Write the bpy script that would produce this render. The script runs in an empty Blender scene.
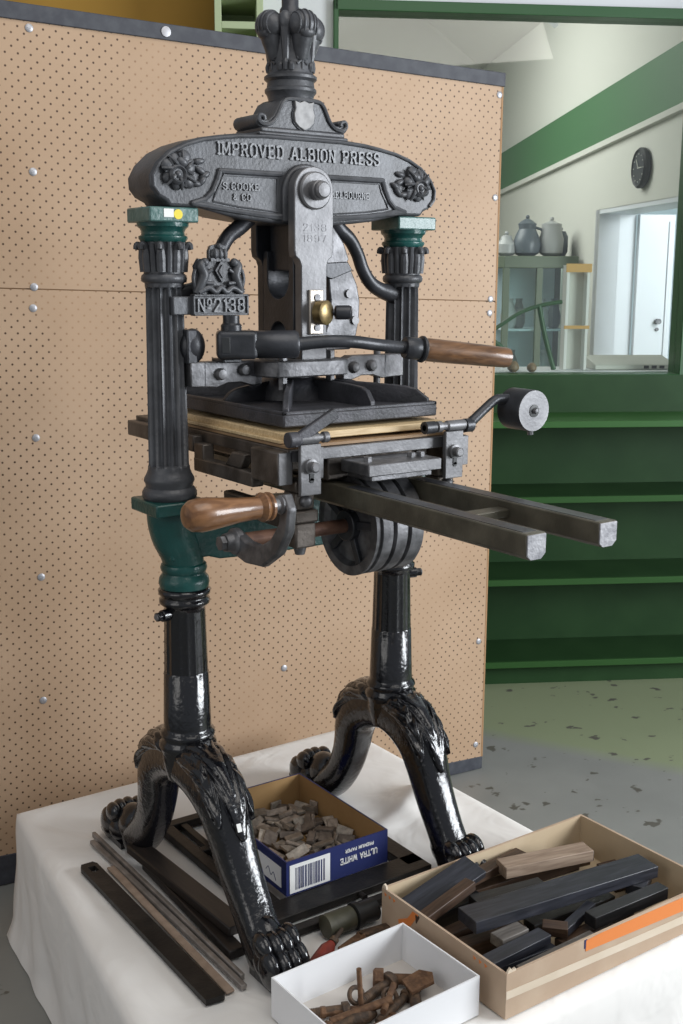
import bpy, math, random
from mathutils import Vector, Matrix, noise
C = bpy.context.scene.collection
PI = math.pi
R = random.Random(7)
ZT = -0.05          # cloth-covered table top
ZF = -0.40          # floor

# ------------------------------------------------------------------ materials
MATS = {}
def mat(name, col, rough=.5, metal=0., noise_amt=0., noise_scale=30., col2=None, bump=0., bump_scale=80., coat=0., spec=.5, detail=4., lo=.4, hi=.65):
    m = bpy.data.materials.new(name); m.use_nodes = True
    nt = m.node_tree; b = nt.nodes['Principled BSDF']
    b.inputs['Base Color'].default_value = (*col, 1); b.inputs['Roughness'].default_value = rough
    b.inputs['Metallic'].default_value = metal; b.inputs['Coat Weight'].default_value = coat
    b.inputs['Coat Roughness'].default_value = .12
    b.inputs['Specular IOR Level'].default_value = spec
    tc = nt.nodes.new('ShaderNodeTexCoord')
    if col2 is not None:
        n = nt.nodes.new('ShaderNodeTexNoise'); n.inputs['Scale'].default_value = noise_scale; n.inputs['Detail'].default_value = detail
        nt.links.new(tc.outputs['Object'], n.inputs['Vector'])
        r = nt.nodes.new('ShaderNodeValToRGB'); r.color_ramp.elements[0].position = lo; r.color_ramp.elements[1].position = hi
        r.color_ramp.elements[0].color = (*col, 1); r.color_ramp.elements[1].color = (*col2, 1)
        nt.links.new(n.outputs['Fac'], r.inputs['Fac']); nt.links.new(r.outputs['Color'], b.inputs['Base Color'])
    if bump:
        n = nt.nodes.new('ShaderNodeTexNoise'); n.inputs['Scale'].default_value = bump_scale; n.inputs['Detail'].default_value = 3
        nt.links.new(tc.outputs['Object'], n.inputs['Vector'])
        bp = nt.nodes.new('ShaderNodeBump'); bp.inputs['Strength'].default_value = bump; bp.inputs['Distance'].default_value = .004
        nt.links.new(n.outputs['Fac'], bp.inputs['Height']); nt.links.new(bp.outputs['Normal'], b.inputs['Normal'])
    MATS[name] = m
    return m
def wood(name, c1, c2, scale=12, stretch=(1, 1, 1), rough=.4, coat=0., bump=.1):
    m = bpy.data.materials.new(name); m.use_nodes = True; nt = m.node_tree; b = nt.nodes['Principled BSDF']
    tc = nt.nodes.new('ShaderNodeTexCoord'); mp = nt.nodes.new('ShaderNodeMapping'); mp.inputs['Scale'].default_value = stretch
    n = nt.nodes.new('ShaderNodeTexNoise'); n.inputs['Scale'].default_value = scale; n.inputs['Detail'].default_value = 5; n.inputs['Distortion'].default_value = .6
    r = nt.nodes.new('ShaderNodeValToRGB'); r.color_ramp.elements[0].position = .35; r.color_ramp.elements[1].position = .68
    r.color_ramp.elements[0].color = (*c1, 1); r.color_ramp.elements[1].color = (*c2, 1)
    nt.links.new(tc.outputs['Object'], mp.inputs['Vector']); nt.links.new(mp.outputs['Vector'], n.inputs['Vector'])
    nt.links.new(n.outputs['Fac'], r.inputs['Fac']); nt.links.new(r.outputs['Color'], b.inputs['Base Color'])
    bp = nt.nodes.new('ShaderNodeBump'); bp.inputs['Strength'].default_value = bump; bp.inputs['Distance'].default_value = .003
    nt.links.new(n.outputs['Fac'], bp.inputs['Height']); nt.links.new(bp.outputs['Normal'], b.inputs['Normal'])
    b.inputs['Roughness'].default_value = rough; b.inputs['Coat Weight'].default_value = coat
    MATS[name] = m
    return m

IRON = mat('painted_cast_iron', (.050, .052, .058), .42, .15, col2=(.084, .088, .098), noise_scale=18, bump=.2, bump_scale=140)
IRONL = mat('lettering_iron', (.15, .155, .165), .42, .2, bump=.2, bump_scale=150)
IRONB = mat('blued_iron', (.03, .032, .037), .38, .3, col2=(.048, .05, .058), noise_scale=25, bump=.12, bump_scale=150)
PLAT = mat('black_platen_iron', (.036, .037, .043), .5, .2, col2=(.06, .06, .07), noise_scale=22, bump=.25, bump_scale=160)
GLOSS = mat('glossy_black_enamel', (.005, .005, .007), .16, 0, bump=.5, bump_scale=85, coat=.5)
GREEN = mat('dark_green_enamel', (.007, .05, .044), .3, 0, col2=(.012, .085, .078), noise_scale=14, bump=.3, bump_scale=110)
STEEL = mat('worn_steel', (.135, .135, .142), .45, .45, col2=(.19, .19, .198), noise_scale=24, bump=.12, bump_scale=160)
STEELD = mat('dull_steel', (.10, .10, .105), .48, .7, col2=(.2, .2, .21), noise_scale=30, bump=.2, bump_scale=120)
RAIL = mat('oiled_rail_iron', (.075, .068, .05), .42, .35, col2=(.13, .118, .088), noise_scale=16, bump=.2, bump_scale=120)
RAILEND = mat('bare_rail_end', (.22, .22, .24), .55, .2, col2=(.36, .36, .38), noise_scale=60, bump=.3, bump_scale=150)
BEDM = mat('aged_bed_iron', (.06, .05, .042), .45, .55, col2=(.15, .13, .115), noise_scale=16, bump=.2, bump_scale=120)
BRASS = mat('old_brass', (.30, .22, .10), .35, .8, col2=(.16, .12, .06), noise_scale=60)
BRIGHT = mat('bright_plate', (.55, .5, .44), .4, .6)
SHAFT = mat('rusty_shaft', (.10, .05, .035), .5, .4, col2=(.17, .09, .06), noise_scale=40)
RUST = mat('rusted_iron', (.10, .05, .025), .75, .1, col2=(.19, .10, .05), noise_scale=70, bump=.5, bump_scale=180)
RUST2 = mat('brown_rusted_iron', (.06, .04, .028), .7, .2, col2=(.14, .085, .05), noise_scale=70, bump=.5, bump_scale=180)
WHITEP = mat('white_sticker', (.75, .75, .73), .6)
YELLOW = mat('yellow_sticker', (.75, .62, .05), .6)
LINENW = wood('tympan_wood', (.50, .36, .19), (.68, .53, .32), 10, (1.5, 14, 14), .5)
SHEET = mat('brown_packing_sheet', (.26, .16, .085), .6, col2=(.34, .22, .12), noise_scale=12)
GRIP = wood('turned_grip_wood', (.09, .042, .018), (.19, .095, .042), 9, (2, 12, 12), .32, .3)
GRIP2 = wood('varnished_crank_wood', (.13, .055, .02), (.25, .12, .05), 10, (2, 9, 9), .3, .3, .05)
SLAB = mat('shield_plaque_metal', (.36, .36, .365), .6, .1, col2=(.24, .24, .245), noise_scale=60)
CAPSHEEN = mat('cap_green_sheen', (.05, .12, .11), .35, 0, coat=.12, col2=(.09, .17, .16), noise_scale=40, bump=.3, bump_scale=110)  # window sheen on the caps is put into this lighter green

CLOTH = mat('white_cotton_sheet', (.80, .78, .75), .9, 0, bump=.55, bump_scale=7, spec=.1)
_n = [n for n in CLOTH.node_tree.nodes if n.type == 'TEX_NOISE'][0]; _n.inputs['Distortion'].default_value = 1.2; _n.inputs['Detail'].default_value = 2
[n for n in CLOTH.node_tree.nodes if n.type == 'BUMP'][0].inputs['Distance'].default_value = .012
CARD = mat('brown_cardboard', (.45, .33, .235), .8, col2=(.51, .39, .285), noise_scale=9, spec=.2)
CARDIN = mat('box_inside_cardboard', (.36, .22, .095), .8, col2=(.41, .26, .12), noise_scale=8, spec=.2)
CARDP = mat('pale_box_inside', (.50, .39, .26), .8, col2=(.56, .45, .31), noise_scale=8, spec=.2)
CARDW = mat('pale_cardboard_edge', (.62, .52, .4), .8, col2=(.68, .58, .46), noise_scale=10, spec=.2)
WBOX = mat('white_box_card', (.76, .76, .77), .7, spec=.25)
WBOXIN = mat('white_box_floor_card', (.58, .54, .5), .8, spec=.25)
BLUE = mat('blue_printed_card', (.011, .019, .10), .5)
BLUED = mat('navy_label_text', (.012, .02, .1), .5)
ORANGE = mat('orange_print', (.72, .22, .05), .7)
BLACKBAR = mat('blackened_steel', (.010, .009, .0085), .45, .2, spec=.35, col2=(.02, .017, .015), noise_scale=30, bump=.15, bump_scale=140)
DARKWOOD = wood('black_brown_wood', (.007, .005, .0045), (.018, .012, .009), 10, (12, 1.2, 12), .5)
GREYSTRIP = mat('grey_zinc_strip', (.2, .18, .165), .5, .4, col2=(.3, .27, .25), noise_scale=30)
TANSTRIP = mat('tan_rusted_strip', (.28, .205, .155), .7, .1, col2=(.36, .27, .205), noise_scale=40)
FURN = [wood('furniture_wood_%s' % n, a, b, 10, (1.2, 12, 12), r, 0, .1) for n, a, b, r in (
    ('slate', (.012, .013, .018), (.034, .036, .047), .4), ('black', (.008, .008, .009), (.022, .021, .022), .4),
    ('umber', (.035, .018, .01), (.08, .045, .027), .5), ('tan', (.22, .155, .11), (.36, .27, .2), .6), ('grey', (.08, .07, .062), (.16, .145, .13), .6))]
TYPEM = [mat('type_metal_%d' % i, c, .6, .25, col2=tuple(x * 1.6 for x in c), noise_scale=90) for i, c in enumerate(((.16, .135, .11), (.24, .205, .175), (.12, .10, .085), (.31, .275, .235)))]
REDH = mat('red_tool_paint', (.23, .03, .018), .45, col2=(.15, .02, .012), noise_scale=60)
OLIVE = mat('olive_roller_skin', (.045, .043, .025), .6, col2=(.075, .07, .045), noise_scale=40)
RUBBER = mat('black_roller_rubber', (.012, .012, .012), .5)

CABG = mat('green_cabinet_paint', (.016, .047, .015), .5, col2=(.021, .057, .019), noise_scale=5, spec=.2)
CAB_LIT = mat('cabinet_green_lit', (.03, .105, .022), .45, spec=.3)  # light falling on the exposed top shelf is put into this green
CAB_DIM = mat('cabinet_edge_shaded', (.026, .08, .02), .5, spec=.2)  # edge green darkened for the shade on the lower shelves
FRAMEG = mat('green_window_frame', (.02, .085, .025), .4)
WALLW = mat('white_wall_paint', (.66, .68, .70), .8)
OCHRE = mat('ochre_wall_paint', (.40, .225, .035), .8, col2=(.36, .2, .03), noise_scale=2)
PALEGREEN = mat('pale_green_locker', (.42, .5, .30), .6)
CREAM = mat('cream_room_paint', (.60, .60, .55), .85)
BAND = mat('green_wall_band', (.05, .15, .055), .6)
DOORW = mat('white_door_paint', (.68, .71, .76), .5)
DARK = mat('dark_grey_plastic', (.02, .022, .024), .5)
CLOCKF = mat('clock_face', (.04, .045, .05), .4)
TEAL = mat('teal_cabinet_paint', (.09, .12, .075), .5)
ORBAND = mat('orange_yellow_band', (.62, .36, .11), .6)
PALEB = mat('pale_blue_panel', (.55, .66, .72), .6)
POT = mat('grey_glazed_pot', (.10, .12, .14), .35)
POT2 = mat('pale_glazed_pot', (.36, .37, .37), .4)
FRUIT = mat('brown_round_fruit', (.22, .15, .08), .5)
BEIGE = mat('beige_plastic', (.55, .55, .5), .5)
PEGRAIL = mat('charcoal_painted_rail', (.035, .038, .05), .6, col2=(.055, .06, .072), noise_scale=30)
PEGEDGE = mat('raw_board_edge', (.34, .2, .1), .8)
SCREW = mat('zinc_screw', (.4, .4, .42), .45, .6)

def glass(name, tint, refl):
    m = bpy.data.materials.new(name); m.use_nodes = True; nt = m.node_tree; nt.nodes.clear()
    o = nt.nodes.new('ShaderNodeOutputMaterial'); mx = nt.nodes.new('ShaderNodeMixShader')
    t = nt.nodes.new('ShaderNodeBsdfTransparent'); t.inputs['Color'].default_value = (*tint, 1)
    g = nt.nodes.new('ShaderNodeBsdfGlossy'); g.inputs['Roughness'].default_value = .02
    mx.inputs['Fac'].default_value = refl
    nt.links.new(t.outputs[0], mx.inputs[1]); nt.links.new(g.outputs[0], mx.inputs[2]); nt.links.new(mx.outputs[0], o.inputs[0])
    return m
GLASS = glass('window_glass', (.93, .96, .94), .07)
GLASS2 = glass('cabinet_glass', (.86, .93, .92), .12)

def peg_material():
    m = bpy.data.materials.new('perforated_hardboard'); m.use_nodes = True; nt = m.node_tree; b = nt.nodes['Principled BSDF']
    N = nt.nodes.new; L = nt.links.new
    tc = N('ShaderNodeTexCoord'); S = .0315
    def lattice(off):
        a = N('ShaderNodeVectorMath'); a.operation = 'MULTIPLY_ADD'
        a.inputs[1].default_value = (1 / S, 0, 1 / S); a.inputs[2].default_value = (off, 0, off); L(tc.outputs['Object'], a.inputs[0])
        f = N('ShaderNodeVectorMath'); f.operation = 'FRACTION'; L(a.outputs[0], f.inputs[0])
        d = N('ShaderNodeVectorMath'); d.operation = 'DISTANCE'; d.inputs[1].default_value = (.5, 0, .5); L(f.outputs[0], d.inputs[0])
        return d.outputs['Value']
    mn = N('ShaderNodeMath'); mn.operation = 'MINIMUM'; L(lattice(0.), mn.inputs[0]); L(lattice(.5), mn.inputs[1])
    lt = N('ShaderNodeMapRange'); lt.inputs['From Min'].default_value = .06; lt.inputs['From Max'].default_value = .115
    lt.inputs['To Min'].default_value = 1; lt.inputs['To Max'].default_value = 0; L(mn.outputs[0], lt.inputs['Value'])
    n1 = N('ShaderNodeTexNoise'); n1.inputs['Scale'].default_value = 2.2; n1.inputs['Detail'].default_value = 3; L(tc.outputs['Object'], n1.inputs['Vector'])
    r1 = N('ShaderNodeValToRGB'); r1.color_ramp.elements[0].color = (.40, .268, .168, 1); r1.color_ramp.elements[1].color = (.475, .332, .222, 1)
    r1.color_ramp.elements[0].position = .35; r1.color_ramp.elements[1].position = .7; L(n1.outputs['Fac'], r1.inputs['Fac'])
    # holes: most are dark, patches paler in place of light coming through
    n2 = N('ShaderNodeTexNoise'); n2.inputs['Scale'].default_value = 3.1; n2.inputs['Detail'].default_value = 2; L(tc.outputs['Object'], n2.inputs['Vector'])
    r2 = N('ShaderNodeValToRGB'); r2.color_ramp.elements[0].color = (.06, .03, .015, 1); r2.color_ramp.elements[1].color = (.34, .21, .12, 1)
    r2.color_ramp.elements[0].position = .48; r2.color_ramp.elements[1].position = .62; L(n2.outputs['Fac'], r2.inputs['Fac'])
    mx = N('ShaderNodeMix'); mx.data_type = 'RGBA'; L(lt.outputs[0], mx.inputs['Factor']); L(r1.outputs['Color'], mx.inputs[6]); L(r2.outputs['Color'], mx.inputs[7])
    L(mx.outputs[2], b.inputs['Base Color']); b.inputs['Roughness'].default_value = .55; b.inputs['Specular IOR Level'].default_value = .35
    return m
PEG = peg_material()

def floor_material():
    m = bpy.data.materials.new('worn_painted_concrete'); m.use_nodes = True; nt = m.node_tree; b = nt.nodes['Principled BSDF']
    N = nt.nodes.new; L = nt.links.new
    tc = N('ShaderNodeTexCoord')
    n = N('ShaderNodeTexNoise'); n.inputs['Scale'].default_value = 5; n.inputs['Detail'].default_value = 6; L(tc.outputs['Object'], n.inputs['Vector'])
    r = N('ShaderNodeValToRGB'); r.color_ramp.elements[0].color = (.19, .195, .185, 1); r.color_ramp.elements[1].color = (.26, .265, .25, 1); L(n.outputs['Fac'], r.inputs['Fac'])
    # greener tone on one side of a soft straight line across the floor
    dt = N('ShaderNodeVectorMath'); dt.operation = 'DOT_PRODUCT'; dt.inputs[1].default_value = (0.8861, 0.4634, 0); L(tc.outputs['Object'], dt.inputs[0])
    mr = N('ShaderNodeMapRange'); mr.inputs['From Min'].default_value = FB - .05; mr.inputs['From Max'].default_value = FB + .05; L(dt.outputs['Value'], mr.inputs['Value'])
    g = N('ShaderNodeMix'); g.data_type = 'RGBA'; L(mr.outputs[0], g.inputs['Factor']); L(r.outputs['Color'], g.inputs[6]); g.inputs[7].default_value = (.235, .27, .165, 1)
    v = N('ShaderNodeTexNoise'); v.inputs['Scale'].default_value = 11; v.inputs['Detail'].default_value = 3; v.inputs['Roughness'].default_value = .55
    mp = N('ShaderNodeMapping'); mp.inputs['Scale'].default_value = (1, 1.3, 1); mp.inputs['Rotation'].default_value = (0, 0, .6); L(tc.outputs['Object'], mp.inputs['Vector']); L(mp.outputs[0], v.inputs['Vector'])
    cr = N('ShaderNodeValToRGB'); cr.color_ramp.elements[0].position = .635; cr.color_ramp.elements[1].position = .66
    L(v.outputs['Fac'], cr.inputs['Fac'])
    mx = N('ShaderNodeMix'); mx.data_type = 'RGBA'; L(cr.outputs['Color'], mx.inputs['Factor']); L(g.outputs[2], mx.inputs[6]); mx.inputs[7].default_value = (.10, .095, .08, 1)
    L(mx.outputs[2], b.inputs['Base Color']); b.inputs['Roughness'].default_value = .41
    return m
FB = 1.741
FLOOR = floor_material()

# ------------------------------------------------------------------ mesh building
class MB:
    def __init__(s, M=None): s.v = []; s.f = []; s.M = M
    def add(s, vs, fs):
        o = len(s.v)
        s.v += [Vector(p) if s.M is None else s.M @ Vector(p) for p in vs]
        s.f += [tuple(i + o for i in f) for f in fs]
        return s
    def box(s, c, d, rot=None):
        x, y, z = d[0] / 2, d[1] / 2, d[2] / 2
        vs = [Vector((i * x, j * y, k * z)) for k in (-1, 1) for j in (-1, 1) for i in (-1, 1)]
        if rot is not None: vs = [rot @ p for p in vs]
        vs = [p + Vector(c) for p in vs]
        return s.add(vs, [(0, 2, 3, 1), (4, 5, 7, 6), (0, 1, 5, 4), (2, 6, 7, 3), (0, 4, 6, 2), (1, 3, 7, 5)])
    def bb(s, x0, x1, y0, y1, z0, z1): return s.box(((x0 + x1) / 2, (y0 + y1) / 2, (z0 + z1) / 2), (abs(x1 - x0), abs(y1 - y0), abs(z1 - z0)))
    def loft(s, rings, closed=True, cap=True):
        n = len(rings[0]); vs = [p for r in rings for p in r]; fs = []
        for k in range(len(rings) - 1):
            for i in range(n if closed else n - 1):
                j = (i + 1) % n
                fs.append((k * n + i, k * n + j, (k + 1) * n + j, (k + 1) * n + i))
        if cap: fs.append(tuple(reversed(range(n)))); fs.append(tuple((len(rings) - 1) * n + i for i in range(n)))
        return s.add(vs, fs)
    def lathe(s, p0, ax, prof, n=32, flute=None, ph=0.):
        ax = Vector(ax).normalized(); u = ax.orthogonal().normalized() if abs(ax.z) < .99 else Vector((1, 0, 0)); w = ax.cross(u)
        rings = []
        for r, t in prof:
            ring = []
            for i in range(n):
                a = 2 * PI * i / n + ph; rr = r
                if flute and flute[2] <= t <= flute[3]: rr = r * (1 - flute[1] * abs(math.sin(a * flute[0] / 2)) ** .8)
                ring.append(Vector(p0) + ax * t + (u * math.cos(a) + w * math.sin(a)) * rr)
            rings.append(ring)
        return s.loft(rings)
    def cyl(s, p0, p1, r0, r1=None, n=24):
        r1 = r0 if r1 is None else r1; d = Vector(p1) - Vector(p0)
        return s.lathe(p0, d, [(r0, 0), (r1, d.length)], n)
    def tube(s, pts, rad, n=16, smooth=True):
        P = [Vector(p) for p in pts]; rs = rad if isinstance(rad, (list, tuple)) else [rad] * len(P)
        if smooth and len(P) > 2:
            Q, q = [], []
            for i in range(len(P) - 1):
                a, b, c, d = P[max(i - 1, 0)], P[i], P[i + 1], P[min(i + 2, len(P) - 1)]
                for k in range(6):
                    t = k / 6
                    Q.append(.5 * ((2 * b) + (c - a) * t + (2 * a - 5 * b + 4 * c - d) * t * t + (3 * b - a - 3 * c + d) * t ** 3)); q.append(rs[i] * (1 - t) + rs[i + 1] * t)
            Q.append(P[-1]); q.append(rs[-1]); P, rs = Q, q
        T = [(P[min(i + 1, len(P) - 1)] - P[max(i - 1, 0)]).normalized() for i in range(len(P))]
        u = T[0].orthogonal().normalized(); rings = []
        for i, p in enumerate(P):
            u = (u - T[i] * u.dot(T[i])).normalized(); w = T[i].cross(u)
            rings.append([p + (u * math.cos(2 * PI * k / n) + w * math.sin(2 * PI * k / n)) * rs[i] for k in range(n)])
        return s.loft(rings)
    def prism(s, poly, o, ux, uy, th):
        """poly in the (ux,uy) plane at o, pushed th along ux x uy"""
        o, ux, uy = Vector(o), Vector(ux), Vector(uy); nn = ux.cross(uy)
        a = [o + ux * x + uy * y for x, y in poly]; b = [p + nn * th for p in a]
        return s.loft([a, b])
    def ball(s, c, r, rot=None, n=16, m=10):
        r = (r, r, r) if not isinstance(r, (tuple, list)) else r; rings = []
        for k in range(m + 1):
            t = -PI / 2 + PI * k / m; cr = max(math.cos(t), .02)
            ring = []
            for i in range(n):
                a = 2 * PI * i / n; p = Vector((r[0] * cr * math.cos(a), r[1] * cr * math.sin(a), r[2] * math.sin(t)))
                ring.append((rot @ p if rot is not None else p) + Vector(c))
            rings.append(ring)
        return s.loft(rings)
    def build(s, name, m, parent=None, bevel=0., smooth=35, seg=2, origin=None):
        me = bpy.data.meshes.new(name); sh = Vector((0, 0, 0))
        if parent is None:
            if origin is None:
                lo = [min(p[i] for p in s.v) for i in range(3)]; hi = [max(p[i] for p in s.v) for i in range(3)]
                origin = ((lo[0] + hi[0]) / 2, (lo[1] + hi[1]) / 2, lo[2])
            sh = Vector(origin)
        me.from_pydata([p - sh for p in s.v], [], s.f); me.update()
        import bmesh
        bm = bmesh.new(); bm.from_mesh(me); bmesh.ops.recalc_face_normals(bm, faces=bm.faces); bm.to_mesh(me); bm.free()
        me.polygons.foreach_set('use_smooth', [True] * len(me.polygons)); me.set_sharp_from_angle(angle=math.radians(smooth))
        for x in (m if isinstance(m, list) else [m]): me.materials.append(x)
        o = bpy.data.objects.new(name, me); C.objects.link(o)
        if parent is not None: put(o, parent)
        else: o.location = sh
        if bevel:
            b = o.modifiers.new('bevel', 'BEVEL'); b.width = bevel; b.segments = seg; b.limit_method = 'ANGLE'; b.angle_limit = math.radians(40)
        return o
def worldmat(o):
    M = o.matrix_basis.copy()
    if o.parent: M = worldmat(o.parent) @ o.matrix_parent_inverse @ M
    return M
def put(o, parent):
    o.parent = parent; o.matrix_parent_inverse = worldmat(parent).inverted()
def tag(o, label=None, cat=None, group=None, kind=None):
    for k, v in (('label', label), ('category', cat), ('group', group), ('kind', kind)):
        if v: o[k] = v
    return o
def thing(name, label, cat, loc, group=None, rot=(0, 0, 0)):
    o = bpy.data.objects.new(name, None); C.objects.link(o); o.location = loc; o.rotation_euler = rot; o.empty_display_size = .05
    return tag(o, label, cat, group)
def rz(a): return Matrix.Rotation(a, 3, 'Z')
def arc(cx, cy, r, a0, a1, n=10):
    return [(cx + r * math.cos(math.radians(a0 + (a1 - a0) * i / n)), cy + r * math.sin(math.radians(a0 + (a1 - a0) * i / n))) for i in range(n + 1)]

# ------------------------------------------------------------------ raised lettering
GL = {
 'A': [[(0, 0), (2, 6), (4, 0)], [(.8, 2), (3.2, 2)]], 'B': [[(0.5, 0), (.5, 6)], [(.5, 6), (2.8, 6), (3.5, 5.3), (3.5, 3.9), (2.8, 3.2), (.5, 3.2)], [(2.8, 3.2), (3.9, 2.4), (3.9, .8), (3, 0), (.5, 0)]],
 'C': [[(4, 4.6), (3.2, 6), (1.2, 6), (.2, 4.8), (.2, 1.2), (1.2, 0), (3.2, 0), (4, 1.4)]],
 'D': [[(.6, 0), (.6, 6)], [(.6, 6), (2.6, 6), (3.9, 4.6), (3.9, 1.4), (2.6, 0), (.6, 0)]], 'E': [[(.6, 0), (.6, 6)], [(.6, 6), (3.7, 6), (3.7, 4.8)], [(.6, 3.1), (2.8, 3.1)], [(.6, 0), (3.9, 0), (3.9, 1.3)]],
 'I': [[(1, 0), (1, 6)]], 'K': [[(.6, 0), (.6, 6)], [(3.8, 6), (.7, 2.8)], [(1.6, 3.6), (4, 0)]], 'L': [[(.6, 6), (.6, 0)], [(.6, 0), (3.8, 0), (3.8, 1.4)]],
 'M': [[(.4, 0), (.4, 6)], [(.4, 6), (2.5, 1.4), (4.6, 6)], [(4.6, 6), (4.6, 0)]], 'N': [[(.4, 0), (.4, 6)], [(.4, 6), (3.8, 0)], [(3.8, 0), (3.8, 6)]],
 'O': [[(1.3, 0), (.2, 1.3), (.2, 4.7), (1.3, 6), (3, 6), (4.1, 4.7), (4.1, 1.3), (3, 0), (1.3, 0)]], 'P': [[(.6, 0), (.6, 6)], [(.6, 6), (3, 6), (3.9, 5.1), (3.9, 3.8), (3, 2.9), (.6, 2.9)]],
 'R': [[(.6, 0), (.6, 6)], [(.6, 6), (3, 6), (3.8, 5.2), (3.8, 4), (3, 3.1), (.6, 3.1)], [(2.4, 3.1), (4, 0)]],
 'S': [[(3.7, 4.6), (3.1, 6), (1.1, 6), (.3, 5), (.3, 4), (1.1, 3.3), (3, 2.7), (3.8, 1.9), (3.8, 1), (3, 0), (1, 0), (.3, 1.4)]],
 'U': [[(.4, 6), (.4, 1.2), (1.4, 0), (2.9, 0), (3.8, 1.2), (3.8, 6)]], 'V': [[(.1, 6), (2.1, 0), (4.1, 6)]], 'W': [[(0, 6), (1.3, 0), (2.6, 5), (3.9, 0), (5.2, 6)]],
 'T': [[(2, 0), (2, 6)], [(0, 4.8), (0, 6), (4, 6), (4, 4.8)]], 'H': [[(.5, 0), (.5, 6)], [(3.8, 0), (3.8, 6)], [(.5, 3), (3.8, 3)]],
 '&': [[(4, 0), (.9, 4.4), (1.1, 5.6), (2, 6), (2.8, 5.3), (2.5, 4.2), (.6, 2.4), (.4, 1), (1.4, 0), (2.8, .4), (3.9, 2.4)]],
 '.': [[(.4, 0), (.9, 0)]], ' ': [], 'o': [[(.8, 3), (.2, 3.7), (.2, 5.2), (.8, 6), (1.8, 6), (2.4, 5.2), (2.4, 3.7), (1.8, 3), (.8, 3)], [(.3, 1.6), (2.3, 1.6)]],
 '0': [[(1.2, 0), (.3, 1.3), (.3, 4.7), (1.2, 6), (2.8, 6), (3.7, 4.7), (3.7, 1.3), (2.8, 0), (1.2, 0)]], '1': [[(.5, 4.9), (1.5, 6), (1.5, 0)]],
 '2': [[(.3, 4.5), (.9, 6), (2.9, 6), (3.7, 4.9), (3.4, 3.7), (.3, 0), (3.9, 0)]], '3': [[(.3, 5), (1, 6), (2.8, 6), (3.6, 5.2), (3.6, 3.9), (2.8, 3.2), (1.6, 3.2)], [(2.8, 3.2), (3.8, 2.3), (3.8, .9), (2.9, 0), (1, 0), (.2, 1)]],
 '8': [[(1.2, 3.2), (.4, 4), (.4, 5.2), (1.2, 6), (2.8, 6), (3.6, 5.2), (3.6, 4), (2.8, 3.2), (1.2, 3.2), (.2, 2.2), (.2, .9), (1.2, 0), (2.8, 0), (3.8, .9), (3.8, 2.2), (2.8, 3.2)]],
 '9': [[(3.6, 3.4), (2.8, 2.8), (1.2, 2.8), (.3, 3.8), (.3, 5.1), (1.2, 6), (2.8, 6), (3.7, 5), (3.7, 1.4), (2.8, 0), (1.2, 0), (.4, 1)]],
 '7': [[(.2, 6), (3.8, 6), (1.4, 0)]],
}
def text_width(st, sp): return sum((max([p[0] for l in GL[c] for p in l] or [2.2]) + sp) for c in st) - sp
def lettering(mb, st, o, ux, uy, height, width, depth, stroke=1.0, serif=True, sp=1.3):
    """raised strokes; o = lower left, the letters fill the given height and width"""
    o, ux, uy = Vector(o), Vector(ux), Vector(uy); nn = ux.cross(uy); k = height / 6; kx = width / text_width(st, sp); x0 = 0.; hw = stroke / 2; cnt = [0]
    def seg(a, b):
        d = Vector((b[0] - a[0], b[1] - a[1])); 
        if d.length < 1e-6: return
        d.normalize(); e = Vector((-d.y, d.x)) * hw; d = d * hw * .6
        q = [(a[0] - d.x + e.x, a[1] - d.y + e.y), (a[0] - d.x - e.x, a[1] - d.y - e.y), (b[0] + d.x - e.x, b[1] + d.y - e.y), (b[0] + d.x + e.x, b[1] + d.y + e.y)]
        cnt[0] += 1; mb.prism([((x0 + x) * kx, y * k) for x, y in q], o, ux, uy, depth * (1 + .018 * (cnt[0] * 3 % 7)))
    for c in st:
        for line in GL[c]:
            for a, b in zip(line, line[1:]): seg(a, b)
            if serif:
                for e, f in ((line[0], line[1]), (line[-1], line[-2])):
                    if e[1] in (0, 6) and abs(f[1] - e[1]) > 3 and c not in '0123456789':
                        y = e[1] + (.3 if e[1] == 0 else -.3)
                        seg((e[0] - .75, y), (e[0] + .75, y))
        x0 += max([p[0] for l in GL[c] for p in l] or [2.2]) + sp
    return mb

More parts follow.
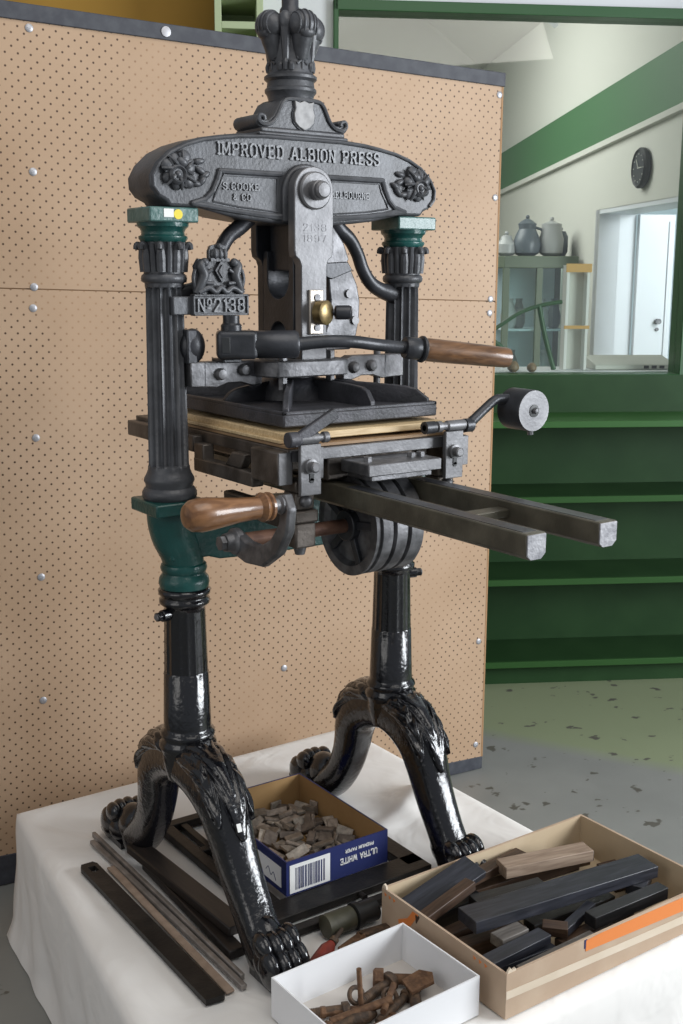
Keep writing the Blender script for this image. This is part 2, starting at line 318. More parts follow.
# ------------------------------------------------------------------ room frame (cabinet wall is turned against the press)
A = math.radians(119)
E1 = Vector((math.sin(A), math.cos(A), 0)); E2 = Vector((-E1.y, E1.x, 0))
RM = Matrix(((E1.x, E2.x, 0, 0), (E1.y, E2.y, 0, 0), (0, 0, 1, 0), (0, 0, 0, 1)))
def RB(): return MB(RM)
def struct(o): o['kind'] = 'structure'; return o
WFR, WBK = 2.016, 2.346        # front of the shelf unit, plane of the window above it
def build_room():
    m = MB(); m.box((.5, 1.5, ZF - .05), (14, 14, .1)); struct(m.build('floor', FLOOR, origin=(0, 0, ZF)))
    # the wall that carries the window, left of it and above it
    m = RB(); m.bb(-4, -.13, WBK, WBK + .12, ZF, 3.0); struct(m.build('wall_left', OCHRE))
    m = RB(); m.bb(-.13, .305, WBK, WBK + .12, ZF, 3.0); m.bb(.305, 1.79, WBK, WBK + .12, 2.29, 3.0); m.bb(.305, 2.4, WBK, WBK + .12, ZF, .80); m.bb(1.79, 2.4, WBK, WBK + .12, .80, 3.0)
    struct(m.build('wall_back', WALLW))
    # window: frame and one pane
    w = bpy.data.objects.new('window_1', None); C.objects.link(w); w.location = RM @ Vector((1.05, WBK, .80)); struct(w)
    m = RB(); m.bb(.305, .324, WBK - .03, WBK + .1, .80, 2.29); m.bb(.305, 1.79, WBK - .03, WBK + .1, 2.25, 2.29); m.bb(1.765, 1.79, WBK - .03, WBK + .1, .80, 2.29); m.bb(.305, 1.79, WBK - .03, WBK + .1, .80, .852)
    m.build('window_frame', FRAMEG, w, .003)
    m = RB(); m.bb(.324, 1.765, WBK + .03, WBK + .036, .852, 2.25); m.build('pane', GLASS, w)
    m = RB(); m.bb(.3, 2.0, WBK + .121, WBK + .40, .80, .853); struct(m.build('trim_1', WALLW, bevel=.004))
    # room beyond the glass
    sR = 2.0
    m = RB(); m.bb(sR, sR + .12, WBK + .12, 3.0, ZF, 2.9); m.bb(sR, sR + .12, 4.19, 7.6, ZF, 2.9); m.bb(sR, sR + .12, 3.0, 4.19, 1.62, 2.9)
    struct(m.build('wall_right', CREAM))
    m = RB(); m.prism([(2.6, 2.33), (2.6, 2.05), (7.5, 1.85), (7.5, 2.12)], (sR - .02, 0, 0), (0, 1, 0), (0, 0, 1), .02); struct(m.build('trim_2', BAND))
    m = RB(); m.prism([(2.6, 2.05), (2.6, 2.02), (7.5, 1.82), (7.5, 1.85)], (sR - .03, 0, 0), (0, 1, 0), (0, 0, 1), .03); struct(m.build('trim_3', CREAM))
    m = RB(); m.bb(-1.5, sR + .1, 7.5, 7.6, ZF, 4.2); struct(m.build('wall_far', CREAM))
    m = RB(); m.bb(-1.5, -1.4, WBK + .12, 7.5, ZF, 3.4); struct(m.build('wall_side', CREAM))
    # pitched ceiling: ridge parallel to the green band
    m = RB(); m.prism([(-1.4, 2.9), (.5, 4.1), (2.12, 2.85), (2.12, 2.92), (.5, 4.18), (-1.4, 2.98)], (0, WBK + .12, 0), (1, 0, 0), (0, 0, 1), -5.3); struct(m.build('ceiling', CREAM))
    for a in (3.6, 5.2):
        m = RB(); m.prism([(-1.4, 2.78), (.5, 3.98), (2.0, 2.80), (2.0, 2.92), (.5, 4.1), (-1.4, 2.9)], (0, a, 0), (1, 0, 0), (0, 0, 1), -.08); struct(m.build('trim_%d' % (4 + (a > 4)), WALLW))
    # doorway in the right wall: deep white reveal, open white door, a further room
    d = bpy.data.objects.new('door_1', None); C.objects.link(d); d.location = RM @ Vector((2.3, 4.1, ZF)); struct(d)
    m = RB(); m.bb(sR, 2.215, 4.19, 4.26, ZF, 1.62); m.bb(sR, 2.215, 3.0, 4.26, 1.60, 1.625); m.build('door_frame', DOORW, d)
    m = RB(); m.bb(2.222, 2.432, 4.15, 4.19, ZF, 1.598); m.bb(2.395, 2.42, 4.142, 4.15, ZF + .1, 1.56); lf = m.build('door_leaf', DOORW, d, .003)
    m = RB(); m.cyl((2.355, 4.15, 1.0), (2.355, 4.12, 1.0), .016); m.cyl((2.355, 4.15, .955), (2.355, 4.14, .955), .010); m.build('lock', STEELD, lf)
    m = RB(); m.bb(4.2, 4.3, 1.8, 6, ZF, 3); m.bb(2.12, 4.2, 5.9, 6, ZF, 3); struct(m.build('wall_beyond', PALEB))
    m = RB(); m.bb(2.12, 4.3, 1.8, 6, 2.2, 2.3); struct(m.build('ceiling_beyond', WALLW))
    # wall clock
    t = thing('wall_clock', 'round dark wall clock on the cream wall under the green band', 'clock', RM @ Vector((2.0, 3.5, 1.70)))
    m = RB(); m.lathe((1.998, 3.5, 1.79), (-1, 0, 0), [(.088, 0), (.1, .01), (.1, .03), (.09, .04), (.082, .032)], 40); m.build('rim', DARK, t)
    m = RB(); m.cyl((1.97, 3.5, 1.79), (1.965, 3.5, 1.79), .082, n=40); f = m.build('face', CLOCKF, t)
    m = RB(); m.box((1.962, 3.515, 1.81), (.003, .006, .055), Matrix.Rotation(-.6, 3, 'X')); m.box((1.962, 3.48, 1.79), (.003, .06, .005)); m.build('hand', BEIGE, f)
    for k in range(12):
        a = k * PI / 6; m = RB(); m.box((1.963, 3.5 + .068 * math.cos(a), 1.79 + .068 * math.sin(a)), (.003, .006, .006)); m.build('hour_mark', BEIGE, f)
    # green shelf unit under the window
    t = thing('shelf_unit', 'dark green painted shelf unit with green shelf edges and a top shelf coloured as lit under the window', 'shelves', RM @ Vector((1.6, 2.18, ZF)))
    S0, S1 = .86, 2.3
    m = RB(); m.bb(S0 + .03, S1, WBK - .035, WBK - .012, ZF + .08, .85); m.build('back_panel', CABG, t)
    m = RB(); m.bb(S0, S0 + .03, WFR + .005, WBK - .012, ZF, .70); m.build('side_panel', CABG, t, .002)
    m = RB(); m.bb(S1, S1 + .03, WFR + .005, WBK - .012, ZF, .70); m.build('side_panel', CABG, t, .002)
    for z in (.688, .387, .050, -.296):
        m = RB(); m.bb(S0 + .03, S1, WFR + .005, WBK - .035, z - .016, z + .008); s = m.build('shelf', CAB_LIT if z > .6 else CABG, t)
        m = RB(); m.bb(S0, S1 + .03, WFR - .008, WFR + .004, z - .018, z + .008); m.build('edge_strip', CAB_LIT if z > .6 else CAB_DIM, s, .002)
    m = RB(); m.bb(S0 + .03, S1, WFR + .05, WFR + .07, ZF, ZF + .086); m.build('plinth', CABG, t)
    # pale green locker fixed above the pegboard, left of the window
    t = thing('wall_locker', 'pale green open-fronted wall locker beside the white wall, above the pegboard', 'locker', RM @ Vector((-.05, WBK - .15, 1.93)))
    m = RB(); m.bb(-.15, -.125, WBK - .3, WBK - .002, 1.93, 2.75); m.bb(.0, .025, WBK - .3, WBK - .002, 1.93, 2.75); m.bb(-.125, .0, WBK - .03, WBK - .002, 1.93, 2.75); m.build('carcass', PALEGREEN, t, .002)
    for z in (1.94, 2.12, 2.22, 2.5):
        m = RB(); m.bb(-.125, .0, WBK - .3, WBK - .03, z, z + .025); m.build('shelf', PALEGREEN, t, .002)
    # glazed display cabinet beyond the glass
    t = thing('display_cabinet', 'tall glazed display cabinet standing beyond the window', 'cabinet', RM @ Vector((1.76, 4.6, ZF)))
    x0, x1, y0, y1, zt = 1.52, 1.97, 4.45, 4.85, 1.37
    m = RB(); m.bb(x0, x1, y0, y1, zt - .07, zt); m.build('top', TEAL, t, .004)
    m = RB(); m.bb(x0, x1, y0, y1, ZF, .3); m.build('base', TEAL, t, .004)
    for a, b in ((x0, y0), (x1 - .035, y0), (x0, y1 - .035), (x1 - .035, y1 - .035), (1.72, y0)):
        m = RB(); m.bb(a, a + .035, b, b + .035, .3, zt - .07); m.build('post', TEAL, t)
    m = RB(); m.bb(x0 + .03, x1 - .03, y1 - .03, y1 - .02, .3, zt - .07); m.build('back_panel', PALEB, t)
    for z in (.62, .93): m = RB(); m.bb(x0 + .035, x1 - .035, y0 + .03, y1 - .035, z, z + .01); m.build('shelf', PALEB, t)
    m = RB(); m.bb(x0 + .035, x1 - .035, y0 + .008, y0 + .012, .3, zt - .07); m.build('glass_front', GLASS2, t)
    def pot(s, w, z, prof, m_, label, handle=0, name='jug', cat='jug'):
        t = thing(name, label, cat, RM @ Vector((s, w, z)))
        m = RB(); m.lathe((s, w, z), (0, 0, 1), prof, 28); m.build('body', m_, t)
        if handle:
            m = RB(); h = handle; m.tube([(s + h * .55, w, z + .17), (s + h * 1.1, w, z + .15), (s + h * 1.15, w, z + .09), (s + h * .75, w, z + .05)], .008, 10); m.build('handle', m_, t)
        m = RB(); m.ball((s, w, z + prof[-1][1] + .01), .012); m.build('knob', m_, t)
    pot(1.69, 4.6, zt, [(.045, 0), (.075, .02), (.085, .07), (.07, .12), (.05, .16), (.055, .19), (.03, .21), (.01, .22)], POT, 'dark blue-grey lidded jug on the display cabinet', .085)
    pot(1.57, 4.62, zt, [(.03, 0), (.06, .02), (.06, .07), (.035, .1), (.03, .12), (.01, .125)], POT2, 'pale pot left of the dark jug on the display cabinet', 0, 'pot', 'pot')
    pot(1.84, 4.6, zt, [(.04, 0), (.07, .02), (.075, .1), (.06, .15), (.06, .19), (.03, .2), (.01, .21)], POT2, 'pale lidded pot right of the dark jug on the display cabinet', 0, 'pot', 'pot')
    pot(1.92, 4.68, zt, [(.03, 0), (.045, .03), (.045, .12), (.03, .15), (.01, .155)], POT, 'small grey pot at the right end of the display cabinet top', 0, 'pot', 'pot')
    for i, (s, z, p, k) in enumerate(((1.60, .94, .05, POT2), (1.66, .94, .04, POT), (1.80, .94, .045, POT2), (1.88, .94, .04, POT), (1.62, .63, .05, POT), (1.82, .63, .05, POT2))):
        m = RB(); m.lathe((s, 4.62, z), (0, 0, 1), [(p * .6, 0), (p, .03), (p * 1.05, .08), (p * .7, .13), (p * .45, .16), (p * .55, .18)], 20)
        tag(m.build('vase', k), '%s vase on the %s shelf behind the cabinet glass, %s' % ('grey' if k is POT else 'pale', 'upper' if z > .9 else 'lower', ('first from left', 'second from left', 'third from left', 'at the right end', 'at the left', 'at the right')[i]), 'vase')
    # things standing on the inside sill
    zs = .854
    t = thing('leaflet_stand', 'narrow pale display stand with orange bands behind the glass', 'display stand', RM @ Vector((1.36, 2.56, zs)))
    m = RB(); m.bb(1.335, 1.435, 2.60, 2.61, zs, 1.30); m.build('back_board', BEIGE, t)
    for s in (1.335, 1.425): m = RB(); m.bb(s, s + .012, 2.55, 2.612, zs, 1.30); m.build('side_strip', WHITEP, t)
    for z, h in ((1.27, .036), (1.03, .014)): m = RB(); m.bb(1.330, 1.442, 2.545, 2.55, z, z + h); m.build('orange_band', ORBAND, t)
    t = thing('plastic_case', 'low beige plastic machine case with dark vents lying on the inside window sill', 'machine', RM @ Vector((1.66, 2.60, zs)))
    m = RB(); m.prism([(0, 0), (.16, 0), (.16, .055), (.03, .03), (0, .022)], (1.47, 2.53, zs), (0, 1, 0), (0, 0, 1), .36); m.build('case', BEIGE, t, .004)
    for s in (1.70, 1.735, 1.77): m = RB(); m.box((s, 2.526, zs + .012), (.02, .008, .012)); m.build('vent', DARK, t)
    t = thing('bent_tube_frame', 'dark green bent tube frame standing behind the glass left of the orange bands', 'tube frame', RM @ Vector((1.15, 2.56, zs)))
    m = RB(); m.tube([(.98, 2.56, 1.00), (1.06, 2.56, 1.05), (1.14, 2.56, 1.10), (1.23, 2.56, 1.13), (1.32, 2.56, 1.145)], .009); m.build('curved_tube', FRAMEG, t)
    m = RB(); m.tube([(1.22, 2.56, 1.128), (1.25, 2.56, 1.0), (1.295, 2.56, zs)], .011, smooth=True); m.build('leg', FRAMEG, t)
    m = RB(); m.tube([(.98, 2.56, 1.0), (1.06, 2.56, .95), (1.13, 2.56, zs)], .012); m.build('leg', FRAMEG, t)
    for s, w, r, lb in ((1.085, 2.44, .024, 'left'), (1.165, 2.44, .020, 'right')):
        m = RB(); m.lathe((s, w, zs), (0, 0, 1), [(r * .5, 0), (r, r * .5), (r * 1.05, r), (r * .8, r * 1.6), (r * .3, r * 1.95), (r * .12, r * 1.8)], 20)
        tag(m.build('gourd', FRUIT), 'small round brown gourd on the sill, the %s of two beside the grip end' % lb, 'gourd')
build_room()

# ------------------------------------------------------------------ pegboard screen
def build_pegboard():
    th = math.radians(5.6); tl = .028
    o = Vector((1.2364, .744, -.356))                                    # lower right corner of the front sheet
    rot = Matrix.Rotation(-th, 4, 'Z') @ Matrix.Rotation(tl, 4, 'Y')
    t = thing('pegboard_screen', 'tall tan perforated pegboard screen behind the black press', 'pegboard', (o.x, o.y, ZF))
    M = Matrix.Translation(o) @ rot; MI = M.inverted()
    def part(m, name, mt, bevel=0., par=t, **k):
        ob = m.build(name, mt, None, bevel, origin=(0, 0, 0), **k); ob.matrix_world = M; ob.matrix_basis = M
        put(ob, par); return ob
    Wd, Hh, zs = 2.9, 2.172, 1.5295
    SL_ = -.0265
    def sheet(z0, z1, xr, y0, y1, par=None):
        m = MB(); m.prism([(-Wd, z0), (xr + SL_ * z0, z0), (xr + SL_ * z1, z1), (-Wd, z1)], (0, y1, 0), (1, 0, 0), (0, 0, 1), y1 - y0); return m
    m = sheet(0, zs - .0015, -.006, 0, .008); part(m, 'lower_sheet', PEG)
    m = sheet(zs + .0015, Hh, -.006, 0, .008); part(m, 'upper_sheet', PEG)
    m = sheet(.05, Hh - .01, -.008, .0085, .04); part(m, 'frame', PEGEDGE)
    m = MB(); m.prism([(-.006, 0), (0, 0), (SL_ * Hh, Hh), (SL_ * Hh - .006, Hh)], (0, .045, 0), (1, 0, 0), (0, 0, 1), .046); part(m, 'edge_strip', PEGEDGE)
    m = MB(); m.bb(-Wd, .003 + SL_ * Hh, -.006, .05, Hh, Hh + .04); part(m, 'top_rail', PEGRAIL, .002)
    m = MB(); m.prism([(-Wd, -.0425 - .0275 * Wd), (-.002, -.0425), (-.002, 0), (-Wd, 0)], (0, .06, 0), (1, 0, 0), (0, 0, 1), .063); part(m, 'bottom_rail_and_shade', PEGRAIL, .002)  # left end deepened as dark stand-in for the shade under the board
    for p in ((-.195, .885, 1.842), (-.202, .886, 1.503), (-.213, .887, 1.22), (-.218, .887, 1.167), (-.227, .888, .834), (-.231, .889, .46), (-.242, .89, .115), (1.225, .744, 1.793), (1.220, .744, 1.49), (1.214, .745, 1.181), (1.212, .745, 1.138), (1.206, .746, .058), (1.206, .746, -.308), (.486, .818, .085)):
        q = MI @ Vector(p); m = MB(); m.lathe((q.x, -.0003, q.z), (0, -1, 0), [(.010, 0), (.010, .0015), (.007, .003), (.003, .0034)], 16); m.box((q.x, -.004, q.z), (.009, .001, .002)); part(m, 'screw', SCREW)
    q = MI @ Vector((.156, .85, 1.868)); m = MB(); m.lathe((q.x, -.0065, Hh + .02), (0, -1, 0), [(.013, 0), (.013, .002), (.006, .003)], 18); sc = part(m, 'screw', SCREW)
build_pegboard()

# ------------------------------------------------------------------ cloth-covered table
def top_z(x, y):
    z = .0016 * noise.noise(Vector((x * 9, y * 9, 3)))
    e = math.exp(-((x - .43) / .055) ** 2 - ((y - .09) / .085) ** 2) * .034 + math.exp(-((x - .36) / .03) ** 2 - ((y - .0) / .12) ** 2) * .010
    ax, ay, bx, by = .27, .03, .47, .10; t = max(0, min(1, ((x - ax) * (bx - ax) + (y - ay) * (by - ay)) / ((bx - ax) ** 2 + (by - ay) ** 2)))
    dd = math.hypot(x - ax - t * (bx - ax), y - ay - t * (by - ay)); e += .026 * math.exp(-(dd / .034) ** 2) * (.4 + .6 * t)
    e += math.exp(-((x - .05) / .2) ** 2 - ((y - .5) / .03) ** 2) * .004
    return z - .0016 + e
def build_cloth():
    X0, X1, Y0, Y1 = -.42, .575, -.705, .62
    nx, ny = 100, 130; 
    v = []; f = []
    for j in range(ny + 1):
        for i in range(nx + 1):
            y = Y0 + (Y1 - Y0) * j / ny; xl = X0 - .125 * (Y1 - y) / .95; fx = i / nx; x = xl + (X1 - xl) * fx
            ed = min(x - xl, X1 - x, y - Y0, Y1 - y); rd = max(0., .035 - ed) ** 2 * 9 if ed < .035 else 0.
            v.append((x, y, ZT + top_z(x, y) * min(1, ed * 20) - rd))
    for j in range(ny):
        for i in range(nx):
            a = j * (nx + 1) + i; f.append((a, a + 1, a + nx + 2, a + nx + 1))
    # hanging skirt, edge loop counted anticlockwise
    loop = [i for i in range(nx + 1)] + [j * (nx + 1) + nx for j in range(1, ny + 1)] + [ny * (nx + 1) + i for i in range(nx - 1, -1, -1)] + [j * (nx + 1) for j in range(ny - 1, 0, -1)]
    L = len(loop); prev = loop; H = ZT - ZF
    for k in range(1, 19):
        t = k / 18; cur = []
        for n_, idx in enumerate(loop):
            x, y, z = v[idx]; xl = X0 - .125 * (Y1 - y) / .95
            nxv = (1 if x > X1 - 1e-6 else -1 if x < xl + 1e-6 else 0); nyv = (1 if y > Y1 - 1e-6 else -1 if y < Y0 + 1e-6 else 0)
            dep = H * t; g = y * nxv - x * nyv if not (nxv and nyv) else 0
            w = .012 * noise.noise(Vector((x * 3 + 7, (y + .75 * dep) * 9, 2.0))) + .007 * math.sin((y * abs(nxv) + x * abs(nyv) + .7 * dep) * 34) * noise.noise(Vector((x * 4, y * 4, 5.))) + .012 * noise.noise(Vector((x * 7, y * 7, dep * 5)))
            out = .005 * math.sin(min(1, t * 5) * PI / 2) + t * .012 + w * min(1, t * 1.5)
            if t > .85: out += (t - .85) * .08
            cur.append(len(v)); v.append((x + nxv * out, y + nyv * out, ZT + (z - ZT) * (1 - t) - H * t * .993 - .0))
        for n_ in range(L):
            m_ = (n_ + 1) % L; f.append((prev[n_], cur[n_], cur[m_], prev[m_]))
        prev = cur
    m = MB(); m.add(v, f); o = m.build('tablecloth', CLOTH, smooth=180)
    tag(o, 'white cotton sheet draped over the low table under the press', 'cloth')
build_cloth()

# ------------------------------------------------------------------ the printing press
def build_press():
    P = thing('hand_press', 'tall black cast-iron hand printing press with green collars on clawed feet', 'printing press', (0, 0, ZT))
    # ---- head beam
    half = [(0, 1.517), (.09, 1.517), (.15, 1.513), (.187, 1.508), (.227, 1.501), (.262, 1.490), (.294, 1.474), (.319, 1.451), (.332, 1.428), (.331, 1.408), (.319, 1.393), (.300, 1.384), (.294, 1.375), (.235, 1.3745), (.205, 1.368), (.17, 1.361), (.12, 1.355), (.06, 1.350), (0, 1.349)]
    prof = half + [(-x, z) for x, z in half[-2:0:-1]]
    m = MB(); m.prism(prof, (0, .05, 0), (1, 0, 0), (0, 0, 1), .1)
    head = m.build('head_beam', IRON, P, .006, 40, 3)
    inner = [(x * .985, 1.517 - (1.517 - z) * .93 - .006) for x, z in half[:11]]
    m = MB(); m.tube([(-x, -.052, z) for x, z in inner[::-1]] + [(x, -.052, z) for x, z in inner[1:]], .0035, 8, False); m.build('edge_bead', IRON, head)
    lo = [(x * .97, z + .010) for x, z in half[13:]]
    m = MB(); m.tube([(x, -.052, z) for x, z in lo] + [(-x, -.052, z) for x, z in lo[-2::-1]], .0035, 8, False); m.build('edge_bead', IRON, head)
    m = MB(); m.bb(-.106, .102, -.054, .05, 1.513, 1.520); m.bb(-.098, .096, -.050, .048, 1.519, 1.529); m.build('top_ledge', IRON, head, .003)
    for s in (-1, 1):
        # recessed panel frame of rounded moulding
        pts = [(s * .056, 1.443), (s * .19, 1.443), (s * .196, 1.425), (s * .206, 1.405), (s * .222, 1.390), (s * .248, 1.382), (s * .20, 1.376), (s * .15, 1.370), (s * .10, 1.366), (s * .056, 1.364)]
        m = MB()
        for a, b in zip(pts, pts[1:]): m.tube([(a[0], -.0515, a[1]), (b[0], -.0515, b[1])], .0052, 8, False)
        for q in pts: m.ball((q[0], -.0515, q[1]), .0052, n=8, m=6)
        m.build('panel_moulding', IRON, head)
        ip = [(s * .063, 1.436), (s * .182, 1.436), (s * .188, 1.42), (s * .20, 1.40), (s * .205, 1.387), (s * .15, 1.379), (s * .063, 1.372)]
        m = MB(); m.tube([(x, -.0505, z) for x, z in ip] + [(ip[0][0], -.0505, ip[0][1])], .0022, 6, False); m.build('panel_moulding', IRON, head)
        # acanthus rosette
        cx, cz = s * .276, 1.437
        m = MB(); rr = random.Random(3)
        def RP(dx, dz, dy=0.): return (cx + dx, -.054 - dy, cz + dz)
        for a, l, wd in ((.3, .030, .012), (1.15, .036, .014), (1.95, .030, .012), (2.75, .034, .013), (3.6, .032, .012), (4.5, .030, .013), (5.5, .034, .012)):
            ca, sa = math.cos(a) * -s, math.sin(a)
            m.ball(RP(ca * l * .62, sa * l * .62), (l * .52, .007, wd), Matrix.Rotation(-math.atan2(sa, ca), 3, 'Y'), 14, 8)
            pts = [RP(ca * .010, sa * .010, .006), RP(ca * l * .6 - sa * .004, sa * l * .6 + ca * .004, .010), RP(ca * l * 1.05 - sa * .010, sa * l * 1.05 + ca * .010, .004)]
            m.tube(pts, [.003, .0035, .002], 8)
            for e in (-1, 1): m.tube([RP(ca * l * .4, sa * l * .4, .006), RP(ca * l * .8 - sa * wd * e, sa * l * .8 + ca * wd * e, .004)], [.0025, .003], 6, False)
        m.lathe((cx + s * .006, -.056, cz - .006), (0, -1, 0), [(.018, 0), (.018, .008), (.014, .012), (.010, .007)], 20); m.ball((cx + s * .006, -.062, cz - .006), (.007, .006, .007))
        m.ball(RP(s * -.004, .016, .006), (.012, .008, .009), Matrix.Rotation(.5, 3, 'Y'), 14, 8)
        for k, (dx, dz) in enumerate(((-.044, .004), (-.034, -.020), (-.042, .020), (-.054, -.004), (-.048, -.014))):
            m.ball((cx + s * dx, -.053, cz + dz), (.012, .006, .006), Matrix.Rotation(-s * (.5 - k * .35), 3, 'Y'), 12, 8)
        m.build('rosette', IRON, head)
    m = MB(); lettering(m, 'IMPROVED ALBION PRESS', (-.195, -.050, 1.472), (1, 0, 0), (0, 0, 1), .0225, .374, .004, .9, True, 1.9); m.build('raised_lettering', IRONL, head)
    m = MB(); lettering(m, 'S.COOKE', (-.184, -.050, 1.410), (1, 0, 0), (0, 0, 1), .012, .078, .003, .95, True, 1.9); lettering(m, '& CO', (-.162, -.050, 1.391), (1, 0, 0), (0, 0, 1), .0115, .038, .003, .95, True, 1.9); m.build('raised_lettering', IRONL, head)
    m = MB(); lettering(m, 'MELBOURNE', (.060, -.050, 1.404), (1, 0, 0), (0, 0, 1), .012, .095, .003, .95, True, 1.9); m.build('raised_lettering', IRONL, head)
    boss = arc(0, 1.410, .055, 0, 180, 20) + [(-.055, 1.353), (.055, 1.353)]
    m = MB(); m.prism(boss, (0, -.045, 0), (1, 0, 0), (0, 0, 1), .015); m.build('centre_boss', IRON, head, .004)
    # ---- scroll pedestal with shield
    def S(x, z): return (x, z)
    right = [(0, 1.588), (.036, 1.588), (.050, 1.580), (.058, 1.567), (.066, 1.552), (.078, 1.543), (.086, 1.542)] + arc(.093, 1.541, .013, 150, -90, 12) + [(.08, 1.528), (0, 1.528)]
    prof = right + [(-x, z) for x, z in right[-2:0:-1]]
    m = MB(); m.prism(prof, (0, .045, 0), (1, 0, 0), (0, 0, 1), .09); ped = m.build('scroll_pedestal', IRON, P, .003, 40)
    for s in (-1, 1):
        rib = [(0, 1.585)] if s > 0 else []
        pts = [(s * x, -.047, z) for x, z in [(0, 1.585), (.034, 1.584), (.046, 1.577), (.054, 1.563), (.062, 1.548), (.074, 1.537), (.09, 1.534), (.101, 1.540), (.099, 1.550), (.090, 1.549), (.088, 1.542)]]
        m = MB(); m.tube(pts, .004, 8); m.build('scroll_rib', IRON, ped)
    sh = [(-.024, .030), (-.012, .026), (0, .031), (.012, .026), (.024, .030), (.022, .014), (.026, .002), (.024, -.014), (.014, -.024), (0, -.031), (-.014, -.024), (-.024, -.014), (-.026, .002), (-.022, .014)]
    m = MB(); m.prism([(x * 1.04, z * 1.0 + 1.5555) for x, z in sh], (0, -.043, 0), (1, 0, 0), (0, 0, 1), .0045); b = m.build('shield_rim', IRONB, ped, .001)
    m = MB(); m.prism([(x * .9, z * .88 + 1.5555) for x, z in sh], (0, -.0465, 0), (1, 0, 0), (0, 0, 1), .005); tag(m.build('shield_plaque', SLAB, ped, .001), 'pale worn metal shield')
    # ---- feather finial
    m = MB(); m.lathe((0, 0, 0), (0, 0, 1), [(.043, 1.585), (.045, 1.592), (.047, 1.598), (.051, 1.603), (.051, 1.608), (.047, 1.612), (.046, 1.622), (.052, 1.627), (.052, 1.632), (.045, 1.637), (.043, 1.645), (.042, 1.675), (.042, 1.70), (.040, 1.73), (.030, 1.745), (.018, 1.752)], 40); fin = m.build('finial', IRON, P)
    for k in range(4):
        a = -PI / 2 + k * PI / 2; ca, sa = math.cos(a), math.sin(a); t = Vector((-sa, ca, 0)); m = MB()
        def F(r, z, off=0.): return (ca * r + t.x * off, sa * r + t.y * off, z)
        m.ball(F(.046, 1.722), (.026, .0295, .0275), rz(a), 24, 16); m.ball(F(.060, 1.708), (.011, .018, .012), rz(a), 16, 10)
        m.tube([F(.036, 1.66), F(.040, 1.69), F(.046, 1.715)], [.012, .020, .024], 16)
        for off in (-.7, -.35, 0, .35, .7):
            q = math.cos(off); w = .0275 * math.sin(off * 1.1)
            m.tube([F(.047 + .0255 * q * math.cos(b), 1.722 + .0275 * q * math.sin(b), w) for b in (2.3, 1.7, 1.1, .5, 0, -.5, -1.0)], .0021, 6)
        for q in range(6):
            z = 1.652 + q * .010
            for sg in (-1, 1): m.tube([F(.0425, z + .008), F(.0425, z, sg * .012)], .0026, 6, False)
        m.tube([F(.0425, 1.642), F(.043, 1.68), F(.047, 1.705)], .003, 8)
        m.build('feather', IRON, fin, 0, 50)
        a2 = a + PI / 4; m = MB()
        m.ball((math.cos(a2) * .043, math.sin(a2) * .043, 1.728), (.013, .013, .020)); m.tube([(math.cos(a2) * .041, math.sin(a2) * .041, 1.66), (math.cos(a2) * .042, math.sin(a2) * .042, 1.70), (math.cos(a2) * .043, math.sin(a2) * .043, 1.725)], [.006, .010, .012], 10)
        for da, hh in ((-.25, .016), (0, .024), (.25, .016)):
            m.tube([(math.cos(a2 + da) * .042, math.sin(a2 + da) * .042, 1.641), (math.cos(a2 + da) * .0435, math.sin(a2 + da) * .0435, 1.641 + hh * .6), (math.cos(a2 + da * .6) * .041, math.sin(a2 + da * .6) * .041, 1.641 + hh)], [.006, .006, .002], 8)
        m.build('leaf', IRON, fin)
    m = MB(); m.lathe((0, 0, 0), (0, 0, 1), [(.022, 1.745), (.020, 1.757), (.0165, 1.762), (.0165, 1.79), (.018, 1.80), (.012, 1.82)], 24); m.build('top_rod', IRONB, fin)
    # ---- columns
    for s in (-1, 1):
        cx = s * .285; m = MB()
        m.lathe((cx, 0, 0), (0, 0, 1), [(.050, .822), (.0535, .828), (.0535, .836), (.049, .844), (.046, .846), (.047, .853), (.0495, .858), (.0485, .864), (.044, .872), (.041, .880), (.0405, .886), (.0405, .89), (.037, 1.205), (.0365, 1.225), (.0365, 1.229), (.037, 1.236), (.042, 1.239), (.0435, 1.245), (.042, 1.251), (.038, 1.254), (.037, 1.28), (.041, 1.315), (.043, 1.322)], 112, (14, .26, .887, 1.226), .1)
        col = m.build('column', IRON, P, 0, 50)
        m = MB()
        for k in range(8):
            a = k * PI / 4 + .2; ca, sa = math.cos(a), math.sin(a)
            m.tube([(cx + ca * .036, sa * .036, 1.257), (cx + ca * .0375, sa * .0375, 1.283), (cx + ca * .040, sa * .040, 1.300), (cx + ca * .049, sa * .049, 1.307), (cx + ca * .052, sa * .052, 1.298)], [.009, .010, .0075, .0062, .0048], 10)
            a += PI / 8; ca, sa = math.cos(a), math.sin(a)
            m.tube([(cx + ca * .036, sa * .036, 1.257), (cx + ca * .038, sa * .038, 1.285), (cx + ca * .042, sa * .042, 1.312)], [.006, .0065, .004], 8)
        m.build('capital_leaves', IRON, col)
        m = MB(); m.lathe((cx, 0, 0), (0, 0, 1), [(.042, 1.312), (.046, 1.318), (.046, 1.322), (.041, 1.325), (.040, 1.330), (.043, 1.336), (.048, 1.340), (.049, 1.349)], 36); m.build('green_collar', GREEN, col)
        m = MB(); m.bb(cx - .05, cx + .05, -.05, .05, 1.347, 1.374); cap = m.build('cap_block', CAPSHEEN, col, .003)
        if s < 0:
            m = MB(); m.cyl((-.278, -.0495, 1.361), (-.278, -.0512, 1.361), .009); tag(m.build('sticker', YELLOW, cap), 'round yellow sticker')
            m = MB(); m.box((-.297, -.0504, 1.363), (.020, .001, .015)); tag(m.build('sticker', WHITEP, cap), 'small white sticker')
